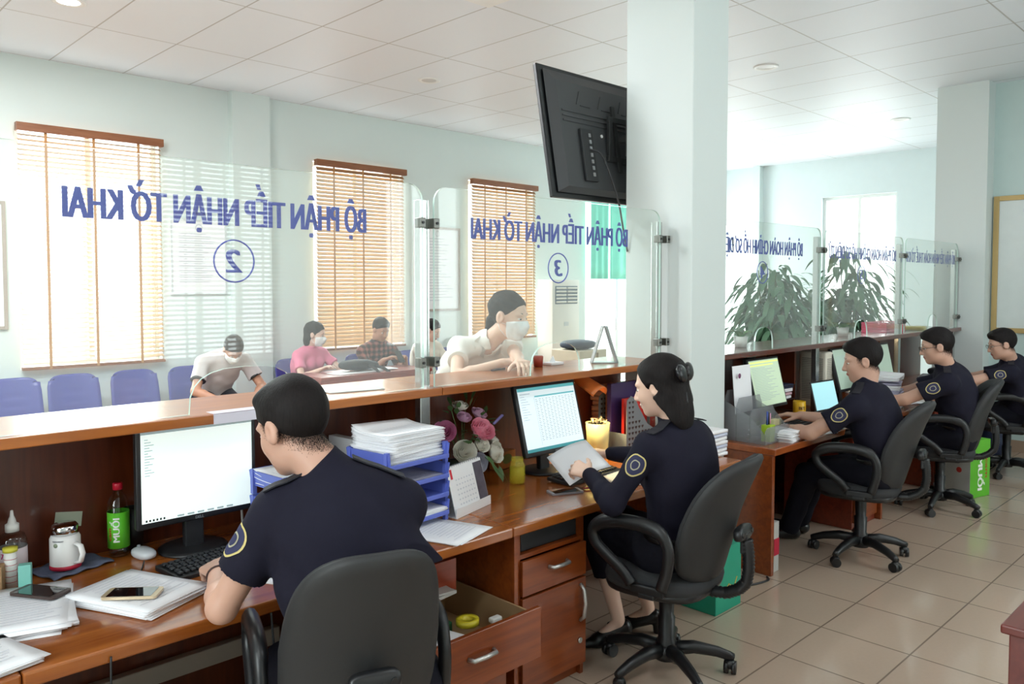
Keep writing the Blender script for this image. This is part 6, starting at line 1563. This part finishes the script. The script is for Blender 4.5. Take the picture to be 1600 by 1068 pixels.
t = thing('pen_cup', 'lime green pen cup in front of the mesh organiser', 'cup', (4.46, 2.345, D + .004)); b = MB(); b.bb(-.032, .032, -.028, .028, 0, .10); b.build('cup', mat('lime_plastic', 'b4d838', .4), t)
for dx, m, l_, hh in ((-.015, mat('pen_blue', '3a4f9a', .4), 'blue capped pen in the lime pen cup', .17), (.004, mat('pen_black', '28262a', .4), 'pale marker with black cap in the lime pen cup', .165), (.018, mat('pen_pink', 'd896b4', .4), 'pink marker in the lime pen cup', .155)):
    b = MB(); b.cyl((0, 0, .09), (.002, .0, hh), .006, n=10); o = b.build('pen', m); o.location = (4.46 + dx, 2.345, D + .016); tag(o, l_, 'pen')
b = MB(); b.box((0, 0, .02), (.09, .06, .038), bev=.003); o = b.build('small_box', mat('yellow_card', 'd8cfa0', .6)); o.location = (4.63, 2.40, D + .075); tag(o, 'pale yellow card box on the papers beside the pen cup', 'box')
sheets('paper_pile', 'pile of forms in front of the mesh organiser under the pale yellow box', 4.60, 2.36, D, 8, 20, .21, .26, .0, jit=7, t0=.0034)
sheets('loose_sheets', 'white sheets on the desk corner under the wristwatch arm', 4.58, 2.31, D, 60, 2, .21, .38, 0, jit=6) if False else sheets('loose_sheets', 'white sheets at the desk edge under the forearm with the watch', 4.88, 2.34, D, 74, 2, .22, .40, 0, jit=4)
b = MB(); b.box((0, 0, .012), (.13, .09, .022), bev=.005, seg=3); o = b.build('calculator', mat('dark_grey_plastic', '4d4f52', .35)); o.location = (4.72, 2.275, D + .006); o.rotation_euler = (0, 0, .3); tag(o, 'dark grey calculator lying on the white sheets', 'calculator')
t = thing('mug', 'yellow mug with dark lettering between the keyboard and the laptop', 'mug', (5.60, 2.70, D)); b = MB(); b.lathe([(0, .001), (.042, .001), (.045, .012), (.045, .095), (.0415, .095), (.040, .01), (0, .01)], n=28); b.build('body', mat('yellow_ceramic', 'e4b422', .3), t)
b = MB(); b.tube([(.043, -.0, .075), (.066, -.0, .07), (.07, 0, .045), (.062, 0, .025), (.043, 0, .02)], .006, 8); b.build('handle', mat('yellow_ceramic', 'e4b422', .3), t); wrap_text('BEE', .0452, .048, -2.2, .05, .024, mat('mug_print', '5a3a14', .5), t, False)
t = thing('laptop', 'black laptop with a pale blue screen before the typing officer', 'laptop', (5.80, 2.48, D), math.radians(-4))
b = MB(); b.box((0, -.02, .009), (.34, .23, .016), bev=.003); b.build('base', blackp, t)
b = MB(); b.box((0, .125, .125), (.34, .008, .225), RX(-14), bev=.003); b.build('lid', blackp, t)
b = MB(); b.box(V(0, .125, .125) + RX(-14) @ V(0, -.0047, 0), (.32, .001, .20), RX(-14)); b.build('screen', screen_mat('laptop_screen', 'a8dce4', .30), t)
b = MB()
for r in range(5):
    for k in range(13): b.bb(-.14 + k * .0218, -.122 + k * .0218, -.03 + r * .021, -.013 + r * .021, .0172, .0185)
b.build('keys', mat('black_keycaps', '202226', .5), t)
t = thing('charm', 'red and gold lucky charm hanging on the steel post behind the yellow mug', 'charm', (5.86, 2.66, .93))
b = MB(); b.tube([(0, 0, .02), (.01, -.01, -.02), (-.02, -.01, -.06), (-.03, -.01, -.11)], .014, 8); b.build('cord', mat('red_print', 'd23040', .6), t)
for c in ((.03, -.02, .015), (-.01, -.02, -.0), (.02, -.02, -.05), (-.045, -.02, -.06), (-.03, -.02, -.12)): b = MB(); b.lathe([(0, -.004), (.012, -.004), (.014, 0), (.012, .004), (0, .004)], c, 14, M=None); b.build('coin', gold_, t)
t = thing('book_tray', 'black wire tray of books and papers behind the yellow mug', 'tray', (5.46, 2.86, D))
b = MB()
for z in (.0, .10, .20): b.tube([(-.16, -.12, z + .01), (.16, -.12, z + .01), (.16, .12, z + .01), (-.16, .12, z + .01)], .003, 6, closed=True)
for sx, sy in ((-1, -1), (1, -1), (-1, 1), (1, 1)): b.tube([(sx * .16, sy * .12, 0), (sx * .16, sy * .12, .24)], .003, 6)
for z in (.008, .108):
    for k in range(10): b.tube([(-.16 + k * .0355, -.12, z), (-.16 + k * .0355, .12, z)], .0015, 5)
b.build('wire_frame', blackp, t)
for i, (m, th) in enumerate(((mat('navy_book', '27304a', .5), .03), (paperm, .025), (mat('rose_book', 'd8b4bc', .6), .018), (paperm, .02))):
    b = MB(); b.box((0, 0, th / 2), (.28, .21, th), RZ(3 * i - 4), bev=.002); o = b.build('book', m); o.location = (5.46, 2.86, D + .19 - .026 * i - (0 if i else 0) - .0); tag(o, ['navy book on top of the wire tray', 'white book under the navy book in the wire tray', 'rose book in the wire tray', 'lowest white book in the wire tray'][i], 'book')
t = thing('desk_phone', 'black telephone handset with grey arm leaning under the ledge beyond the green page monitor', 'telephone', (5.36, 2.97, D + .0)); b = MB(); b.box((0, 0, .24), (.07, .04, .40), RY(8), bev=.01); b.sq((-.03, -.01, .43), (.07, .03, .03), .7, .7, 18, 8); b.build('handset', blackp, t)
t = thing('fan_heater', 'cream slatted heater standing on the desk behind the laptop', 'heater', (6.10, 2.80, D))
b = MB(); b.box((0, 0, .215), (.16, .22, .43), bev=.015, seg=3); b.build('case', mat('cream_plastic', 'ddd8c8', .4), t)
b = MB()
for k in range(24): b.bb(-.083, -.079, -.085, .085, .06 + k * .0135, .067 + k * .0135); b.bb(-.065, .02, -.1125, -.109, .06 + k * .0135, .067 + k * .0135)
b.build('slats', mat('grey_slats', '9a968c', .5), t)
# tall file stack
names = ['topmost file of the tall stack', 'second file from the top of the tall stack', 'third file from the top of the tall stack', 'fourth file from the top of the tall stack', 'fifth file from the top of the tall stack', 'sixth file from the top of the tall stack', 'lowest file of the tall stack']
for i in range(7):
    sheets('file_bundle', names[i] + ' between the two officers', 6.36 + .008 * (i % 2), 2.42 + .006 * (i % 3), D + .036 * (6 - i) + .0, 12 + 5 * (i % 3), 4, .23, .31, .03 if i < 2 else 0, jit=3, t0=.0085, m=[paperm, mat('lilac_paper', 'b8b6cc', .7)][i % 2], lines=False)
sheets('loose_sheets', 'loose forms on the desk in front of the officer in glasses', 6.75, 2.40, D, -20, 5, jit=10)
t = thing('desk_lamp', 'slim lit desk lamp with ivory arm by the officer in glasses', 'lamp', (6.98, 2.90, D)); b = MB(); b.lathe([(0, .001), (.05, .001), (.045, .015), (0, .02)], n=20); b.build('base', whitep, t)
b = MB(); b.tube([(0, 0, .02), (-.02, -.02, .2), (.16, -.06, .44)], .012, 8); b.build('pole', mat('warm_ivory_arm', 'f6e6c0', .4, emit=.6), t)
b = MB(); b.cyl((.16, -.06, .435), (.16, -.15, .425), .02, n=14); b.build('lamp_shade', mat('warm_lamp_shade', 'ffe2b0', .4, emit=2.5), t)
t = thing('stationery_box', 'small pink and orange boxes of stationery beside the tall file stack', 'box', (6.85, 2.66, D)); b = MB(); b.box((0, 0, .04), (.09, .06, .08), bev=.002); b.build('box', mat('pink_card', 'e4b8b4', .6), t); b = MB(); b.box((-.01, 0, .105), (.03, .03, .05), bev=.002); b.build('box_top', mat('orange_card', 'e08a3c', .5, ), t)
t = thing('cap', 'black peaked uniform cap lying on papers beside the far wall', 'cap', (8.45, 2.62, D + .07)); b = MB(); b.sq((0, 0, .03), (.14, .13, .04), .7, 1, 28, 10); b.sq((-.09, -.05, .012), (.10, .08, .008), .8, 1, 20, 6); b.build('body', mat('cap_black', '0e1016', .7), t)
sheets('paper_pile', 'papers and magazines under the black cap', 8.35, 2.55, D, 10, 12, .36, .42, 0, jit=8, t0=.0055)
sheets('loose_sheets', 'open papers before the farthest officer', 7.9, 2.42, D, -10, 5, .3, .3, 0, jit=8)
t = thing('waste_bin', 'blue waste bin on the floor at the right edge behind the last chair', 'bin', (8.75, 2.25, 0)); b = MB(); b.lathe([(0, .002), (.11, .002), (.14, .30), (.135, .30), (.105, .01), (0, .01)], n=24); b.build('body', mat('navy_bin', '26304e', .5), t)

# ---- television on its bracket behind the pillar
t = thing('television', 'flat television seen from behind, fixed high on the pillar', 'television', (4.085, 3.19, 2.60))
R_ = RX(-10)
w, h = 1.40, .80
def tv(c): return R_ @ V(*c)
b = MB(); b.box(tv((0, .02, 0)), (w, .028, h), R_, bev=.006, seg=2); b.build('panel', mat('tv_bezel', '16181a', .3), t)
b = MB()
bmv = [(-.66, -.005, -.37), (.66, -.005, -.37), (.66, -.005, .37), (-.66, -.005, .37)]; bmi = [(-.60, -.04, -.34), (.60, -.04, -.34), (.60, -.04, .30), (-.60, -.04, .30)]
vs = [b.bm.verts.new(tv(p)) for p in bmv + bmi]
for q in ((0, 1, 5, 4), (1, 2, 6, 5), (2, 3, 7, 6), (3, 0, 4, 7), (4, 5, 6, 7), (3, 2, 1, 0)): b.bm.faces.new([vs[i] for i in q])
for zz in (.12, .09, .06): b.box(tv((0, -.042, zz)), (1.16, .008, .012), R_, bev=.003)
for k in range(5): b.box(tv((-.42 + k * .2, -.042, .215)), (.004, .006, .09), R_ @ RY(25)); b.box(tv((-.36 + k * .2, -.042, .17)), (.09, .006, .004), R_)
b.build('rear_cover', mat('tv_back_plastic', '3b3d3f', .5, bump=.1, bscale=400), t)
b = MB(); b.box(tv((-.40, -.052, -.14)), (.11, .02, .32), R_, bev=.004); b.build('socket_recess', mat('tv_back_dark', '232527', .5), t)
b = MB()
for k in range(7): b.box(tv((-.385, -.066, -.02 - k * .04)), (.018, .006, .022), R_)
b.build('socket', mat('socket_metal', '9a9c9e', .4, .5), t)
b = MB(); b.cyl(tv((-.24, -.041, .0)), tv((-.24, -.047, .0)), .010, n=12); b.build('sticker', whitep, t)
br = thing('tv_bracket', 'black steel wall bracket holding the television to the pillar', 'bracket', (4.085, 3.01, 2.60))
b = MB(); b.bb(-.17, .17, .0, .006, -.12, .12); b.build('wall_plate', dsteel, br)
b = MB()
for z in (-.13, .11): b.box((-.0, .105, z), (.44, .02, .035), bev=.003)
for x in (-.20, .20): b.box((x, .105, -.01), (.03, .022, .26), bev=.003)
for x in (-.1, .1): b.box((x, .05, 0), (.03, .09, .04))
for x in (-.12, .12): b.box((x, .118, 0), (.03, .012, .42), RX(-10))
b.build('arm_frame', mat('dark_bracket', '2c2e2e', .5, .3), br)
cord('black cable drooping from the television towards the pillar', [(3.67, 3.09, 2.50), (3.70, 3.03, 2.47), (3.74, 3.0, 2.36), (3.80, 2.98, 2.2), (3.86, 2.985, 2.02), (3.893, 2.98, 1.9)], .006, blackp)

# ---- hall things
t = thing('air_conditioner', 'tall white floor standing air conditioner right of the third hall window', 'air conditioner', (8.68, 7.90, 0), 0)
b = MB(); b.box((0, 0, .885), (.58, .30, 1.77), bev=.01, seg=3); b.build('cabinet', mat('ac_white', 'e8e4dc', .4), t)
b = MB(); b.bb(-.24, .24, -.155, -.151, 1.42, 1.68); gr = b.build('grille', mat('ac_grille_dark', '5c6c7c', .5), t)
for k in range(5):
    for sx in (-1, 1): b = MB(); b.box((sx * .12, -.162, 1.45 + k * .05), (.21, .02, .020), RX(-30)); b.build('louvre', mat('ac_white', 'e8e4dc', .4), gr)
b = MB(); b.bb(-.05, .05, -.1535, -.151, 1.10, 1.16); b.build('control_panel', mat('ac_panel', 'cdd0d2', .3), t)
t = thing('photocopier', 'beige office machine in the hall below the air conditioner', 'machine', (8.1, 7.0, 0)); b = MB(); b.box((0, 0, .42), (.55, .5, .84), bev=.01); b.build('body', mat('beige_machine', 'd8ccb4', .5), t); b = MB(); b.bb(.06, .10, -.254, -.25, .55, .8); b.build('slot', mat('brown_slot', '8a7450', .6), t)
b = MB(); b.sq((0, 0, .06), (.26, .2, .06), .7, .8, 26, 10); o = b.build('dark_bag', mat('slate_bag', '3c4654', .7)); o.location = (8.08, 7.0, .842); tag(o, 'slate coloured bag on top of the beige machine', 'bag')
b = MB(); b.sq((0, 0, .055), (.20, .13, .055), .8, .8, 26, 12); b.sq((.12, -.05, .05), (.10, .08, .04), .8, .8, 18, 8); b.tube([(.05, -.1, .06), (.1, -.2, .02), (.11, -.245, -.02), (.12, -.25, -.12)], .016, 8, sy=.4); b.tube([(.12, -.1, .05), (.2, -.2, .02), (.24, -.24, -.02), (.22, -.25, -.06)], .016, 8, sy=.4)
o = b.build('shoulder_bag', mat('black_bag_cloth', '2c2e34', .8, bump=.4, bscale=60)); o.location = (4.62, 7.03, .815); tag(o, 'black bag with hanging straps on the hall desk', 'bag')
ph = phone('dark phone held up by the man in the plaid shirt', 5.275, 7.18, .90, 0, blackp); ph.rotation_euler = (math.radians(50), 0, 0)
# ---- big indoor plants beyond the counter
def big_plant(lab, x, y, h, seed, R0):
    t = thing('indoor_tree', lab, 'plant', (x, y, 0)); rnd = random.Random(seed)
    b = MB(); b.lathe([(0, .001), (.16, .001), (.21, .38), (.19, .38), (.17, .32), (0, .32)], n=26); b.build('pot', mat('white_ceramic', 'e4e4e0', .3), t)
    stems = []; b = MB()
    for i in range(9):
        a = rnd.uniform(0, 2 * PI); r_ = rnd.uniform(.1, R0 * .6); top = V(r_ * math.cos(a), r_ * math.sin(a), h * rnd.uniform(.7, .95)); mid = V(top.x * .35, top.y * .35, h * .5)
        b.tube([(rnd.uniform(-.04, .04), rnd.uniform(-.04, .04), .3), mid, top], [.012, .009, .005], 6); stems.append((mid, top))
    b.build('stem', mat('plant_stem', '5a6a44', .7), t)
    b = MB(); n = 0
    for i in range(1000):
        m_, tp = stems[rnd.randrange(9)]; q = rnd.random(); p = V(0, 0, .45).lerp(m_, q * 2) if q < .5 else m_.lerp(tp, q * 2 - 1)
        a = rnd.uniform(0, 2 * PI); o_ = rnd.uniform(.0, R0 * .6) * (1 if q > .2 else .5); p = p + V(o_ * math.cos(a), o_ * math.sin(a), rnd.uniform(-.1, .12))
        leaf(b, p, (math.cos(a), math.sin(a), rnd.uniform(-.5, .7)), rnd.uniform(.16, .28), rnd.uniform(.045, .07), .9)
    b.build('foliage', mat('tree_leaf', '5a8264', .5, var=.3, scale=5), t)
big_plant('tall leafy indoor plant seen through glass screen 4', 7.62, 4.02, 2.02, 3, .55)
big_plant('wider leafy indoor plant in front of the end window, through glass screen 5', 9.25, 3.85, 2.15, 8, .75)
# poster far off beyond the end door, notices on the end wall
t = thing('wall_notice', 'grey notice low on the end wall, seen through the last glass screen', 'notice', (XE - .012, 3.5, 1.05)); b = MB(); b.bb(-.01, .01, -.25, .25, 0, .5); b.build('sheet', mat('notice_grey', 'b9c4ca', .5), t)
t = thing('wall_notice', 'white notice higher on the end wall, seen through the last glass screen', 'notice', (XE - .012, 3.35, 1.6)); b = MB(); b.bb(-.01, .01, -.3, .3, 0, .45); b.build('sheet', paperm, t)
